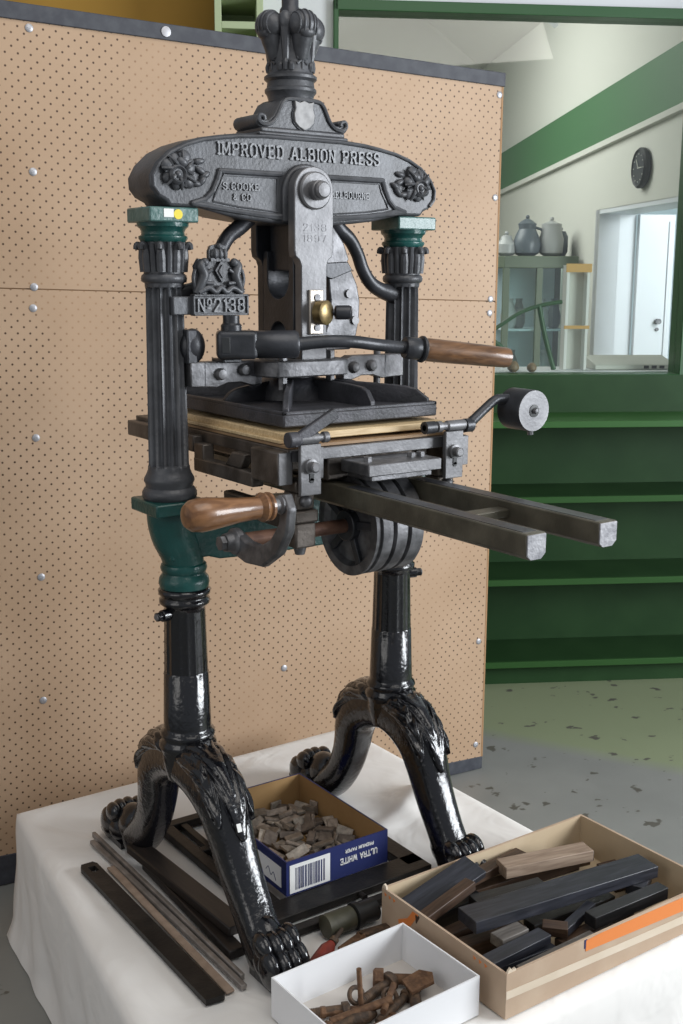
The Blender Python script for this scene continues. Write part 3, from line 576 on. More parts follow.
    # ---- green cross frame with elbows
    m = MB(); up = [(-.30, .815), (-.2, .806), (0, .800), (.2, .806), (.30, .815)]; lw = [(.30, .70), (.24, .700), (.21, .695), (.1, .688), (-.1, .688), (-.19, .692), (-.215, .700), (-.30, .70)]
    m.prism(up + lw, (0, .03, 0), (1, 0, 0), (0, 0, 1), .06); xf = m.build('cross_frame', GREEN, P, .004)
    for s in (-1, 1):
        m = MB(); m.tube([(s * .285, 0, .800), (s * .284, 0, .775), (s * .278, 0, .745), (s * .268 + .003, 0, .715), (s * .263 + .0045, 0, .69), (s * .2625 + .0045, 0, .662)], [.046, .046, .044, .042, .041, .042], 32)
        m.lathe((s * .2625 + .0045, 0, 0), (0, 0, 1), [(.040, .690), (.045, .687), (.047, .680), (.045, .673), (.043, .670), (.044, .666), (.049, .660), (.051, .650), (.049, .640), (.044, .636)], 36)
        el = m.build('elbow', GREEN, xf)
        m = MB(); m.bb(s * .285 - .057, s * .285 + .057, -.059, .059, .796, .822); m.build('flange', GREEN, el, .004)
    # ---- legs
    for s in (-1, 1):
        cx = s * .2625 + .0045; m = MB()
        m.lathe((cx, 0, 0), (0, 0, 1), [(.044, .232), (.054, .275), (.055, .292), (.057, .298), (.060, .305), (.058, .313), (.054, .318), (.054, .324), (.057, .329), (.055, .335), (.050, .339), (.049, .345), (.0455, .46), (.0445, .462), (.0445, .464), (.0415, .59), (.0415, .598), (.046, .603), (.051, .607), (.051, .615), (.047, .618), (.047, .622), (.052, .626), (.053, .634), (.048, .639)], 96, (16, .05, .462, .592))
        FP = [(.0, .268, .050, .048), (.05, .264, .054, .047), (.098, .250, .056, .046), (.140, .222, .053, .045), (.168, .184, .048, .043), (.192, .140, .044, .040), (.222, .094, .042, .038), (.258, .046, .041, .036), (.290, .008, .042, .037), (.318, -.02, .040, .038), (.335, -.035, .02, .03)]
        BP = [(.0, .268, .050, .048), (.05, .262, .054, .047), (.095, .246, .056, .046), (.130, .218, .053, .045), (.150, .180, .048, .043), (.160, .136, .044, .040), (.176, .090, .041, .038), (.204, .044, .040, .036), (.240, .006, .041, .037), (.275, -.02, .038, .037), (.295, -.035, .02, .03)]
        def frame(sy, u, ys):
            """point, tangent, outward normal, half sizes at u in 0..len-1 along the foot"""
            path = FP if sy < 0 else BP; i = min(int(u), len(path) - 2); t = u - i; g = [path[max(i - 1, 0)], path[i], path[i + 1], path[min(i + 2, len(path) - 1)]]
            c = [.5 * ((2 * g[1][q]) + (g[2][q] - g[0][q]) * t + (2 * g[0][q] - 5 * g[1][q] + 4 * g[2][q] - g[3][q]) * t * t + (3 * g[1][q] - g[0][q] - 3 * g[2][q] + g[3][q]) * t ** 3) for q in range(4)]
            e = [.5 * ((g[2][q] - g[0][q]) + 2 * t * (2 * g[0][q] - 5 * g[1][q] + 4 * g[2][q] - g[3][q]) + 3 * t * t * (3 * g[1][q] - g[0][q] - 3 * g[2][q] + g[3][q])) for q in range(2)]
            tt = Vector((0, sy * ys * e[0], e[1])).normalized(); nrm = Vector((0, -tt.z * sy, tt.y * sy)); nrm = Vector((0, sy * -tt.z, abs(tt.y)))
            return Vector((cx, sy * ys * c[0], c[1])), tt, nrm, c[2], c[3]
        def sect(sy, u, q, ys, lift=0.):
            p, tt, nrm, hw, ht = frame(sy, u, ys); cq, sq = math.cos(q), math.sin(q); e = .74
            return p + Vector((1, 0, 0)) * (ht + lift) * math.copysign(abs(cq) ** e, cq) + nrm * (hw + lift) * math.copysign(abs(sq) ** e, sq)
        def foot(sy):
            return [[sect(sy, u * .2, 2 * PI * k / 32, YS[sy]) for k in range(32)] for u in range((len(FP) - 1) * 5 + 1)]
        YS = {-1: 1.0 if s < 0 else .80, 1: .95 if s < 0 else .94}
        for sy in (-1, 1): m.loft(foot(sy))
        leg = m.build('leg', GLOSS, P, 0, 60)
        for sy in (-1, 1):
            ys = YS[sy]
            # lion paw: a row of knuckles above a row of big rounded toes
            m = MB(); m.bb(cx - .034, cx + .034, sy * ys * .30, sy * ys * .392, ZT, ZT + .014)
            m.ball((cx, sy * (ys * .345), ZT + .038), (.043, .058, .044), n=24, m=14)
            Y = .372 * ys
            m.ball((cx, sy * (Y - .075), .010), (.037, .055, .048), Matrix.Rotation(-sy * .5, 3, 'X'), n=20, m=14)
            for k, dx in enumerate((-.032, -.0108, .0108, .032)):
                o = .012 - abs(dx) * .4
                m.ball((cx + dx, sy * (Y + o), -.008), (.0165, .033, .038), Matrix.Rotation(sy * .25, 3, 'X'), n=20, m=14)
                m.ball((cx + dx * 1.02, sy * (Y + o + .026), -.032), (.008, .012, .012), n=12, m=8)
                m.ball((cx + dx * .96, sy * (Y + o - .026), .026), (.0155, .030, .024), Matrix.Rotation(-sy * .5, 3, 'X'), n=18, m=12)
            m.build('paw', GLOSS, leg, 0, 60)
            # acanthus foliage in low relief over the knee
            NU, NV = 60, 72; grid = []
            for a in range(NV + 1):
                v = a / NV; row = []
                for b in range(NU + 1):
                    w = -1 + 2 * b / NU
                    edge = 1 - abs(w)
                    q = PI / 2 + w * 1.35
                    tip = .62 + .30 * abs(math.cos(w * PI * 1.5)) - .22 * abs(w)           # scalloped lower edge
                    u = .55 + v * (4.6 * tip)
                    ph = w * 3.2 + math.copysign(1, w) * v * 2.2
                    rib = abs(math.cos(ph * PI)) ** .6; vein = .5 + .5 * math.cos((v * 9 + abs(w) * 4) * PI)
                    mid = math.exp(-(w / .09) ** 2)
                    lift = .0015 + .0055 * rib + .0022 * vein * (1 - mid) + .004 * mid + .0022 * noise.noise(Vector((w * 5, v * 9, sy)))
                    lift *= min(1, edge * 6) * min(1, v * 8)
                    if v > .97: lift = -.002
                    if edge < .01: lift = -.002
                    row.append(sect(sy, u, q, ys, lift))
                grid.append(row)
            m = MB(); m.loft(grid, False, False); m.build('acanthus_leaves', GLOSS, leg, 0, 60)
        m = MB(); d = Vector((-.98, -.18, 0)) if s < 0 else Vector((.95, -.3, 0)); p = Vector((cx, 0, .588)) + d * .040
        m.cyl(p, p + d * .018, .012, n=20); m.cyl(p + d * .018, p + d * .030, .010, n=6)
        m.build('set_bolt', GLOSS, leg, .001)
        if s < 0:
            nn = Vector((-.02, -.894, .447)).normalized(); m = MB(); m.box((0, 0, 0), (.009, .016, .001)); q = nn.to_track_quat('Z', 'Y').to_matrix().to_4x4(); m.v = [Matrix.Translation(Vector((-.2656, -.2214, .2079)) + nn * .0012) @ q @ p for p in m.v]; tag(m.build('sticker', WHITEP, leg), 'small white sticker')
        m = MB(); p = Vector((cx, 0, .588)) + d * .070; m.cyl(p, p + d * .002, .0065, n=12); m.build('bolt_tip', STEEL, leg)
    # ---- straps, chill box and toggle
    strap = arc(0, 1.413, .0455, 0, 180, 24) + [(-.0455, 1.30), (-.043, 1.288), (-.034, 1.281), (-.030, 1.270), (-.030, 1.06), (.030, 1.06), (.030, 1.270), (.034, 1.281), (.043, 1.288), (.0455, 1.30)]
    m = MB(); m.prism(strap, (0, -.060, 0), (1, 0, 0), (0, 0, 1), .024); fs = m.build('front_strap', STEEL, P, .002)
    m = MB(); m.lathe((0, -.083, 1.413), (0, -1, 0), [(.036, 0), (.036, .006), (.033, .009), (.020, .010)], 40); w = m.build('washer', STEEL, fs)
    m = MB(); m.lathe((0, -.090, 1.413), (0, -1, 0), [(.019, 0), (.019, .016), (.0165, .018), (.0165, .026), (.013, .030), (.004, .031)], 32); m.build('pin', STEEL, w)
    m = MB(); lettering(m, '2138', (-.026, -.0838, 1.337), (1, 0, 0), (0, 0, 1), .013, .054, .0008, .55, False, 2.0); lettering(m, '1897', (-.026, -.0838, 1.316), (1, 0, 0), (0, 0, 1), .013, .054, .0008, .55, False, 2.4); m.bb(-.026, .024, -.0846, -.0838, 1.332, 1.3328); m.build('stamped_number', STEELD, fs)
    m = MB(); m.prism(strap, (0, .084, 0), (1, 0, 0), (0, 0, 1), .024); m.build('rear_strap', IRONB, P, .002)
    ub = [(-.058, 1.30), (-.040, 1.30), (-.040, 1.245)] + arc(0, 1.245, .040, 180, 360, 12)[1:] + [(.040, 1.30), (.058, 1.30), (.058, 1.085), (.03, 1.085)] + arc(0, 1.13, .030, 0, 180, 10) + [(-.03, 1.085), (-.058, 1.085)]
    m = MB(); m.prism(ub, (-.032, 0, 0), (0, 1, 0), (0, 0, 1), .064); m.build('toggle_box', IRONB, P, .002)
    m = MB(); m.bb(-.020, .020, -.05, .05, 1.26, 1.36); m.build('toggle_link', IRONB, P, .004)
    cam = [(.03, 1.36), (.088, 1.348), (.112, 1.318), (.126, 1.285), (.118, 1.272), (.132, 1.262), (.146, 1.235), (.154, 1.20), (.152, 1.16), (.143, 1.12), (.130, 1.10), (.05, 1.10), (.072, 1.15), (.080, 1.20), (.074, 1.25), (.03, 1.27)]
    m = MB(); m.prism(cam, (0, .02, 0), (1, 0, 0), (0, 0, 1), .045); cm = m.build('cam_plate', STEELD, P, .003)
    m = MB(); m.prism([(.03, 1.275), (.118, 1.280), (.130, 1.262), (.078, 1.244), (.03, 1.26)], (0, -.024, 0), (1, 0, 0), (0, 0, 1), .008); m.build('cam_step', IRONB, cm, .002)
    for x, z in ((.125, 1.215), (.140, 1.160)): m = MB(); m.cyl((x, -.024, z), (x, -.030, z), .009); m.build('rivet', STEEL, cm)
    m = MB(); m.bb(-.014, .018, -.0905, -.0838, 1.137, 1.224); bp = m.build('catch_plate', BRIGHT, P, .002)
    for z in (1.209, 1.150): m = MB(); m.cyl((.003, -.0905, z), (.003, -.093, z), .007); m.build('screw', STEELD, bp)
    m = MB(); m.lathe((.004, -.0905, 1.180), (.35, -1, 0), [(.020, 0), (.024, .004), (.024, .022), (.018, .026)], 28); m.build('brass_bush', BRASS, bp)
    m = MB(); m.lathe((.018, -.100, 1.180), (1, -.45, 0), [(.006, 0), (.006, .016), (.013, .018), (.014, .022), (.014, .046), (.012, .048)], 24); m.build('thumb_knob', IRONB, bp)
    m = MB(); m.lathe((.018, -.100, 1.180), (1, -.45, 0), [(.0125, .0485), (.0125, .0505)], 24); m.build('knob_face', STEEL, bp)
    # ---- curved tie rods from head to columns
    for s in (-1, 1):
        m = MB(); m.tube([(s * .10, 0, 1.365), (s * .118, 0, 1.345), (s * .145, 0, 1.325), (s * .165, 0, 1.295), (s * .178, 0, 1.265), (s * .198, 0, 1.238), (s * .225, 0, 1.222), (s * .262, 0, 1.212)], [.020, .016, .0145, .014, .014, .0145, .016, .021], 18); m.build('tie_rod', IRONB, P)
    # ---- number plate and crest
    m = MB(); m.bb(-.253, -.133, -.052, -.040, 1.176, 1.216); npl = m.build('number_plate', IRON, P, .002)
    m = MB()
    for x0, x1, z0, z1 in ((-.253, -.133, 1.176, 1.180), (-.253, -.133, 1.212, 1.216), (-.253, -.249, 1.176, 1.216), (-.137, -.133, 1.176, 1.216)): m.bb(x0, x1, -.056, -.050, z0, z1)
    m.build('plate_rim', IRON, npl, .001)
    m = MB(); lettering(m, 'No2138', (-.244, -.052, 1.184), (1, 0, 0), (0, 0, 1), .023, .100, .0045, .8, False, 1.8); m.build('raised_number', IRONL, npl)
    m = MB(); m.bb(-.29, -.248, -.046, -.030, 1.178, 1.212); m.build('plate_arm', IRON, npl, .002)
    m = MB(); x = -.193; y = -.046
    out = [(-.050, 1.214), (-.054, 1.235), (-.048, 1.252), (-.052, 1.268), (-.043, 1.282), (-.030, 1.281), (-.021, 1.276), (-.021, 1.296), (-.016, 1.306), (0, 1.310), (.016, 1.305), (.020, 1.294), (.019, 1.276), (.030, 1.278), (.042, 1.274), (.050, 1.262), (.046, 1.248), (.052, 1.232), (.050, 1.214)]
    m.prism([(x + a, b) for a, b in out], (0, y + .008, 0), (1, 0, 0), (0, 0, 1), .009)
    dia = [(0, .022), (.014, .002), (0, -.020), (-.014, .002)]
    m.prism([(x + .003 + a, 1.258 + b) for a, b in dia], (0, y, 0), (1, 0, 0), (0, 0, 1), .008)
    m.prism([(x + .003 + a * .6, 1.258 + b * .6) for a, b in dia], (0, y, 0), (1, 0, 0), (0, 0, 1), .011)
    m.ball((x, y, 1.290), (.019, .010, .013)); m.bb(x - .020, x + .020, y - .008, y + .003, 1.277, 1.283); m.ball((x, y - .004, 1.305), .006)
    for k in (-1, 0, 1): m.ball((x + k * .010, y - .008, 1.291), (.004, .004, .010))
    for sg in (-1, 1):
        m.tube([(x + sg * .048, y, 1.218), (x + sg * .040, y - .004, 1.236), (x + sg * .034, y - .005, 1.252), (x + sg * .040, y - .004, 1.268), (x + sg * .033, y - .003, 1.276)], [.008, .009, .010, .009, .007], 10)
        m.ball((x + sg * .032, y - .004, 1.275), .0085); m.tube([(x + sg * .034, y - .006, 1.252), (x + sg * .018, y - .008, 1.262)], .004, 8, False)
        m.tube([(x + sg * .036, y - .006, 1.238), (x + sg * .016, y - .008, 1.236)], .004, 8, False); m.tube([(x + sg * .050, y, 1.226), (x + sg * .054, y, 1.245), (x + sg * .050, y, 1.262)], .004, 8)
    m.tube([(x - .046, y - .005, 1.219), (x - .026, y - .007, 1.228), (x - .012, y - .008, 1.220), (x, y - .008, 1.228), (x + .012, y - .008, 1.220), (x + .026, y - .007, 1.228), (x + .046, y - .005, 1.219)], .0055, 10)
    m.build('coat_of_arms', IRON, npl, 0, 50)
    # ---- pull bar
    hx, hy, hz = -.178, -.065, 1.121
    d = Vector((.115, -.056, 0)); a = Vector((hx, hy, hz)); dn = d.normalized(); ang = math.atan2(d.y, d.x)
    m = MB(); m.box(a + dn * .010, (.078, .054, .054), rz(ang)); bar = m.build('pull_bar_socket', IRONB, P, .009, 40, 4)
    m = MB(); m.lathe(a + dn * .040, d, [(.024, 0), (.0265, .004), (.0268, .084), (.024, .089), (.016, .091)], 32); m.build('socket_barrel', IRONB, bar)
    m = MB(); m.box(a + dn * -.012 + Vector((dn.y, -dn.x, 0)) * .0262, (.016, .003, .030), rz(ang)); m.build('socket_notch', DARK, bar, .001)  # dark plate stands in for the shaded notch
    m = MB(); m.lathe((hx, hy, 0), (0, 0, 1), [(.02, 1.146), (.02, 1.158), (.016, 1.162), (.016, 1.176)], 24); m.build('pivot_pin', IRONB, bar)
    m = MB(); m.bb(hx - .02, hx + .02, hy - .005, -.02, 1.086, 1.094); m.build('pivot_ledge', IRONB, bar, .002)
    e0 = a + dn * .128; e3 = Vector((.202, -.158, 1.106)); dirw = Vector((.216, -.050, -.024)).normalized()
    m = MB(); m.tube([e0, e0 + Vector((.05, -.012, .004)), e0 + Vector((.11, -.025, .003)), Vector((.12, -.143, 1.115)), e3], [.0135, .0125, .0125, .0125, .0125], 20); br = m.build('pull_bar', IRONB, bar)
    m = MB(); m.lathe(e3 - dirw * .028, dirw, [(.021, 0), (.0225, .003), (.0225, .032), (.021, .035), (.027, .037), (.0275, .041), (.024, .045)], 32); m.build('ferrule', IRONB, bar)
    m = MB(); m.lathe(e3 + dirw * .015, dirw, [(.023, 0), (.024, .01), (.0238, .06), (.0225, .14), (.0212, .193), (.0195, .200), (.012, .203)], 32); g = m.build('wooden_grip', GRIP, bar)
    m = MB(); m.lathe(e3 + dirw * .217, dirw, [(.011, 0), (.011, .003), (.006, .008), (.001, .009)], 20); m.build('grip_cap', IRONB, g)
    # rounded lug beside the left column
    m = MB(); m.ball((-.243, -.028, 1.118), (.026, .02, .034), n=20, m=12); m.bb(-.262, -.24, -.045, -.008, 1.085, 1.15); m.build('hinge_lug', IRONB, P, .003)
    # ---- guide bars and yoke
    gl = [(-.256, 1.041), (-.256, 1.088), (-.12, 1.088), (-.098, 1.078), (-.098, 1.040), (-.12, 1.038), (-.145, 1.046), (-.175, 1.046), (-.20, 1.038), (-.224, 1.040)]
    m = MB(); m.prism(gl, (0, -.015, 0), (1, 0, 0), (0, 0, 1), .03); gb = m.build('guide_bar', STEELD, P, .002)
    for x, z in ((-.192, 1.064), (-.140, 1.070)): m = MB(); m.lathe((x, -.045, z), (0, -1, 0), [(.0115, 0), (.0115, .005), (.009, .010), (.004, .011)], 20); m.build('bolt', STEEL, gb)
    m = MB(); m.bb(-.226, -.2245, -.0455, -.044, 1.040, 1.088); m.build('seam', IRONB, gb)
    gr = [(-x, z) for x, z in gl]
    m = MB(); m.prism(gr, (0, -.015, 0), (1, 0, 0), (0, 0, 1), .03); gb = m.build('guide_bar', STEELD, P, .002)
    for x, z in ((.125, 1.064), (.170, 1.066)): m = MB(); m.lathe((x, -.045, z), (0, -1, 0), [(.0125, 0), (.0125, .003), (.009, .010), (.003, .012)], 20); m.build('bolt', STEEL, gb)
    m = MB(); m.cyl((.196, -.03, 1.0), (.196, -.03, 1.115), .0075); m.build('guide_rod', STEEL, gb)
    m = MB(); m.bb(.206, .209, -.0455, -.044, 1.040, 1.088); m.build('seam', IRONB, gb)
    yk = [(-.118, -.01), (-.115, -.085), (-.10, -.108), (-.075, -.115), (.050, -.115), (.068, -.104), (.075, -.08), (.078, -.01)]
    m = MB(); m.prism(yk, (0, 0, 1.056), (1, 0, 0), (0, 1, 0), .032); yo = m.build('yoke', STEELD, P, .003)
    for x, y in ((-.075, -.085), (.048, -.07)): m = MB(); m.cyl((x, y, 1.03), (x, y, 1.104), .010, n=6); m.build('bolt', STEELD, yo, .001)
    # ---- platen
    PX = .179
    m = MB(); m.bb(-PX, PX, -.254, .215, .980, 1.004); pl = m.build('platen', PLAT, P, .003)
    m = MB()
    for x0, x1, y0, y1 in ((-PX, PX, -.254, -.246), (-PX, PX, .207, .215), (-PX, -PX + .008, -.254, .215), (PX - .008, PX, -.254, .215)): m.bb(x0, x1, y0, y1, 1.002, 1.009)
    m.build('platen_lip', PLAT, pl, .002)
    def web(p0, p1, h0, h1, th, bend):
        a, b = Vector((*p0, 0)), Vector((*p1, 0)); n_ = Vector((-(b - a).y, (b - a).x, 0)).normalized(); R_ = []
        for k in range(13):
            t = k / 12; c = a + (b - a) * t + n_ * bend * math.sin(t * PI); h = h1 + (h0 - h1) * (1 - t) ** .6 if t < .999 else h1
            if t > .9: h = h * (1 - (t - .9) * 6)
            R_.append([c - n_ * th + Vector((0, 0, 1.0)), c + n_ * th + Vector((0, 0, 1.0)), c + n_ * th + Vector((0, 0, 1.002 + h)), c - n_ * th + Vector((0, 0, 1.002 + h))])
        mm = MB(); mm.loft(R_); mm.build('platen_rib', PLAT, pl, .002)
    web((0, 0), (-.168, -.243), .046, .030, .006, .0); web((0, 0), (.166, -.243), .046, .030, .006, 0); web((0, 0), (.028, -.245), .046, .034, .006, .02)
    web((0, 0), (-.168, .2), .046, .02, .006, 0); web((0, 0), (.168, .2), .046, .02, .006, 0); web((0, 0), (-.172, -.02), .046, .02, .006, 0); web((0, 0), (.172, -.02), .046, .026, .006, 0)
    m = MB(); m.lathe((0, 0, 0), (0, 0, 1), [(.075, 1.0), (.072, 1.03), (.06, 1.045), (.05, 1.048), (.05, 1.058)], 36); m.build('platen_hub', PLAT, pl)
    # ---- bed, tympan and frame
    m = MB(); m.bb(-.200, .200, -.300, .330, .924, .947)
    bed = m.build('bed', BEDM, P, .002)
    m = MB(); m.bb(-.196, .196, -.3035, -.299, .925, .946); tag(m.build('front_face', STEEL, bed, .001), 'scraped bright steel front edge')
    for s in (-1, 1):
        m = MB(); m.bb(s * .190, s * .221, -.300, -.205, .884, .944); m.bb(s * .195, s * .221, -.21, .02, .868, .896); m.prism([(-.16, .896), (-.10, .896), (-.13, .925), (-.18, .925)], (s * .208 - .01, 0, 0), (0, 1, 0), (0, 0, 1), .02); m.bb(s * .195, s * .22, -.02, .02, .89, .925)
        m.bb(s * .195, s * .221, .02, .33, .905, .938)
        sr = m.build('bed_side', BEDM, bed, .003)
        m = MB(); m.bb(s * .192, s * .2205, -.3035, -.2995, .885, .943); m.build('side_end', STEEL, sr, .001)
    m = MB(); m.bb(-.10, .10, -.28, .28, .880, .924); m.bb(-.16, .16, -.25, .15, .90, .924); m.build('bed_slide', BEDM, bed, .003)
    m = MB(); m.bb(-.196, .190, -.296, .26, .948, .953); m.build('packing_sheet', SHEET, bed)
    Rt = Matrix.Rotation(.0, 3, 'X')
    m = MB(); m.box((-.002, -.03, .9655), (.372, .50, .013)); m.build('tympan_board', LINENW, bed, .002)
    m = MB(); m.box((-.190, -.02, .9575), (.016, .50, .006)); m.build('tympan_slip', LINENW, bed, .001)
    m = MB(); m.bb(-.083, .083, -.385, -.298, .899, .921); m.bb(-.07, .07, -.375, -.30, .888, .899); lp = m.build('lug_plate', STEELD, bed, .002)
    m = MB(); m.bb(-.083, .083, -.3865, -.3845, .900, .920); m.build('lug_face', STEEL, lp, .001)
    for x in (-.06, .062, .04): m = MB(); m.cyl((x, -.35, .921), (x, -.35, .930), .008, n=6); m.build('nut', STEELD, lp)
    # hinge brackets
    for s in (-1, 1):
        x0, x1 = (-.189, -.145) if s < 0 else (.144, .188)
        m = MB(); m.bb(x0, x1, -.326, -.317, .866, .958); m.bb(x1 - .012, x1 + .012, -.316, -.304, .893, .95) if s < 0 else m.bb(x0 + .01, x1, -.317, -.303, .9, .95)
        hb = m.build('hinge_bracket', STEEL, P, .0015)
        xc = (x0 + x1) / 2
        m = MB(); m.box((xc + .001, -.3265, .908), (.009, .002, .030)); m.cyl((xc + .001, -.3255, .893), (xc + .001, -.3275, .893), .0045); m.build('slot', DARK, hb)
        m = MB(); m.lathe((xc - .002, -.326, .919), (0, -1, 0), [(.0135, 0), (.0135, .006), (.0095, .007), (.0095, .018), (.007, .020)], 24); m.build('slot_bolt', STEEL, hb)
        if s < 0:
            m = MB(); m.lathe((x0, -.318, .968), (1, 0, 0), [(.0095, 0), (.0105, .004), (.0105, .040), (.007, .042), (.007, .050), (.010, .052), (.010, .062), (.004, .066)], 24); m.build('hinge_tube', STEEL, hb)
            m = MB(); m.box((-.158, -.322, .987), (.104, .012, .020), Matrix.Rotation(-.48, 3, 'Y')); m.cyl((-.212, -.318, .968), (-.19, -.318, .968), .014); m.build('stop_arm', PLAT, hb, .002)
        else:
            m = MB(); m.lathe((x1 + .01, -.318, .968), (-1, 0, 0), [(.009, 0), (.0105, .004), (.0105, .046), (.0075, .050), (.0075, .060), (.011, .062), (.011, .072), (.007, .074), (.007, .082), (.0115, .084), (.0115, .100), (.006, .102)], 24); m.build('hinge_tube', STEEL, hb)
            m = MB(); m.cyl((.120, -.318, .968), (.096, -.318, .968), .012, n=16); m.build('hinge_nut', IRONB, hb)
    # counterweight
    Y0 = -.318
    m = MB(); m.tube([(.200, Y0, .966), (.208, Y0, .968), (.245, Y0, .993), (.272, Y0, 1.010), (.290, Y0, 1.013), (.330, Y0, 1.010)], [.010, .010, .0095, .0095, .0095, .0095], 16); m.cyl((.196, Y0, .966), (.214, Y0, .966), .0135); arm = m.build('counterweight_arm', IRONB, P)
    cwx, cwz = .338, .990
    m = MB(); m.lathe((cwx, -.298, cwz), (0, -1, 0), [(.038, 0), (.0415, .003), (.0415, .062), (.0405, .064)], 48); cw = m.build('counterweight', IRONB, arm)
    m = MB(); m.cyl((cwx, -.362, cwz), (cwx, -.3635, cwz), .0405, n=48); m.lathe((cwx, -.3635, cwz), (0, -1, 0), [(.006, 0), (.0045, .008), (.002, .009)], 16); tag(m.build('weight_face', STEEL, cw), 'bright machined face')
    m = MB(); m.lathe((cwx, -.3632, cwz), (0, -1, 0), [(.0125, 0), (.0125, .0015), (.007, .002), (.007, .001)], 24); m.build('weight_hole', DARK, cw)
    m = MB(); m.cyl((cwx + .008, -.345, cwz - .036), (cwx + .010, -.345, cwz - .050), .006, n=8); m.build('set_screw', STEEL, cw)
    # ---- rails
    for s in (-1, 1):
        xc = s * .0777
        sec = [(-.02, .036), (.02, .036), (.02, .004), (.010, -.005), (-.012, -.005), (-.02, .002)]
        m = MB(); m.prism([(x, z + .8385) for x, z in sec], (xc, .22, 0), (1, 0, 0), (0, 0, 1), 1.024); ra = m.build('rail', RAIL, P, .002)
        m = MB(); m.prism([(x * .96, z * .96 + .8385) for x, z in sec], (xc, -.8035, 0), (1, 0, 0), (0, 0, 1), .0025); m.build('rail_end', RAILEND, ra, .001)
        m = MB()
        m.bb(xc - .014, xc + .013, -.79, -.33, .8738, .8752)
        m.build('wear_track', IRONB, ra)
    m = MB(); m.bb(-.06, .06, -.60, -.57, .848, .862); m.bb(-.06, .06, .1, .14, .845, .862); m.build('rail_tie', RAIL, P, .002)
    # ---- girth drum and crank
    DY, DZ = -.28, .790
    m = MB(); m.lathe((-.056, DY, DZ), (1, 0, 0), [(.070, .010), (.078, .000), (.096, 0), (.096, .006), (.090, .008), (.090, .014), (.095, .016), (.095, .038), (.086, .040), (.086, .046), (.095, .048), (.095, .072), (.086, .074), (.086, .080), (.095, .082), (.095, .110), (.07, .112)], 64); dr = m.build('girth_drum', STEELD, P, 0, 40)
    m = MB(); m.lathe((-.062, DY, DZ), (1, 0, 0), [(.03, 0), (.03, .02), (.02, .022)], 28)
    for k in range(5):
        a = k * 2 * PI / 5 + .5; m.box((-.049, DY + math.cos(a) * .045, DZ + math.sin(a) * .045), (.010, .07, .016), Matrix.Rotation(a, 3, 'X'))
    m.build('drum_spokes', IRONB, dr, .002)
    m = MB(); m.cyl((-.318, DY, DZ), (.22, DY, DZ), .013); sh = m.build('drum_shaft', SHAFT, P)
    for s in (-1, 1):
        x = s * .165; m = MB(); m.bb(x - .022, x + .022, DY - .026, DY + .022, .765, .812); m.bb(x - .026, x + .026, DY - .029, DY + .025, .812, .835); m.bb(x - .020, x + .020, DY - .024, DY + .02, .835, .868); m.bb(x - .022, x + .022, DY - .026, DY + .022, .868, .89)
        m.bb(x - .012, x + .012, DY, -.02, .79, .83)
        br = m.build('shaft_bearing', BEDM, P, .004)
        m = MB(); m.cyl((x, DY - .005, .765), (x, DY - .005, .750), .013, .009, n=12); m.build('bearing_nut', STEELD, br)
        m = MB(); m.ball((x, DY - .026, .852), .012); m.build('oil_cup', STEELD, br)
    m = MB(); m.lathe((-.290, DY, DZ), (-1, 0, 0), [(.024, 0), (.024, .012), (.018, .016), (.016, .03)], 24); m.cyl((-.318, DY, DZ), (-.330, DY, DZ), .014, n=6); m.build('crank_nut', STEELD, sh, .001)
    m = MB(); cxp = -.292; pth = [(DY + .01, DZ, .022), (DY - .04, DZ - .012, .020), (DY - .09, DZ - .010, .018), (DY - .135, DZ + .016, .016), (DY - .162, DZ + .052, .014), (DY - .168, DZ + .085, .014), (DY - .155, DZ + .105, .013)]
    rings = []
    for i, (y, z, h) in enumerate(pth):
        a, b = pth[max(i - 1, 0)], pth[min(i + 1, len(pth) - 1)]; t = Vector((0, b[0] - a[0], b[1] - a[1])).normalized(); n_ = Vector((0, -t.z, t.y))
        rings.append([Vector((cxp + dx * .009, y, z)) + n_ * h * q for dx, q in ((-1, -1), (1, -1), (1, 1), (-1, 1))])
    m.loft(rings); ca = m.build('crank_arm', STEELD, sh, .004)
    hY, hZ = DY - .158, DZ + .092
    m = MB(); m.lathe((-.285, hY, hZ), (-1, 0, 0), [(.016, 0), (.016, .018), (.012, .022), (.012, .045)], 24); m.build('crank_spindle', STEEL, ca)
    m = MB(); m.lathe((-.318, hY, hZ), (-1, 0, 0), [(.016, 0), (.023, .003), (.024, .008), (.021, .011), (.023, .014), (.0245, .019), (.021, .024), (.0185, .027), (.0185, .035), (.020, .06), (.0235, .09), (.0265, .115), (.0275, .132), (.025, .148), (.018, .157), (.008, .160)], 36); m.build('crank_grip', GRIP2, ca)
build_press()

# ------------------------------------------------------------------ loose things on the cloth
def bar_thing(name, m_, x0, x1, ya, yb, z0, z1, label, cat, rot=0., bevel=.002, hole=False, build=None):
    t = thing(name, label, cat, ((x0 + x1) / 2, (ya + yb) / 2, z0), None, (0, 0, rot)) if hole else None
    m = MB(); w, l, h = abs(x1 - x0), abs(yb - ya), z1 - z0
    rot3 = rz(rot); c = ((x0 + x1) / 2, (ya + yb) / 2, (z0 + z1) / 2)
    m.box(c, (w, l, h), rot3)
    o = m.build(name, m_, None, bevel)
    return tag(o, label, cat)
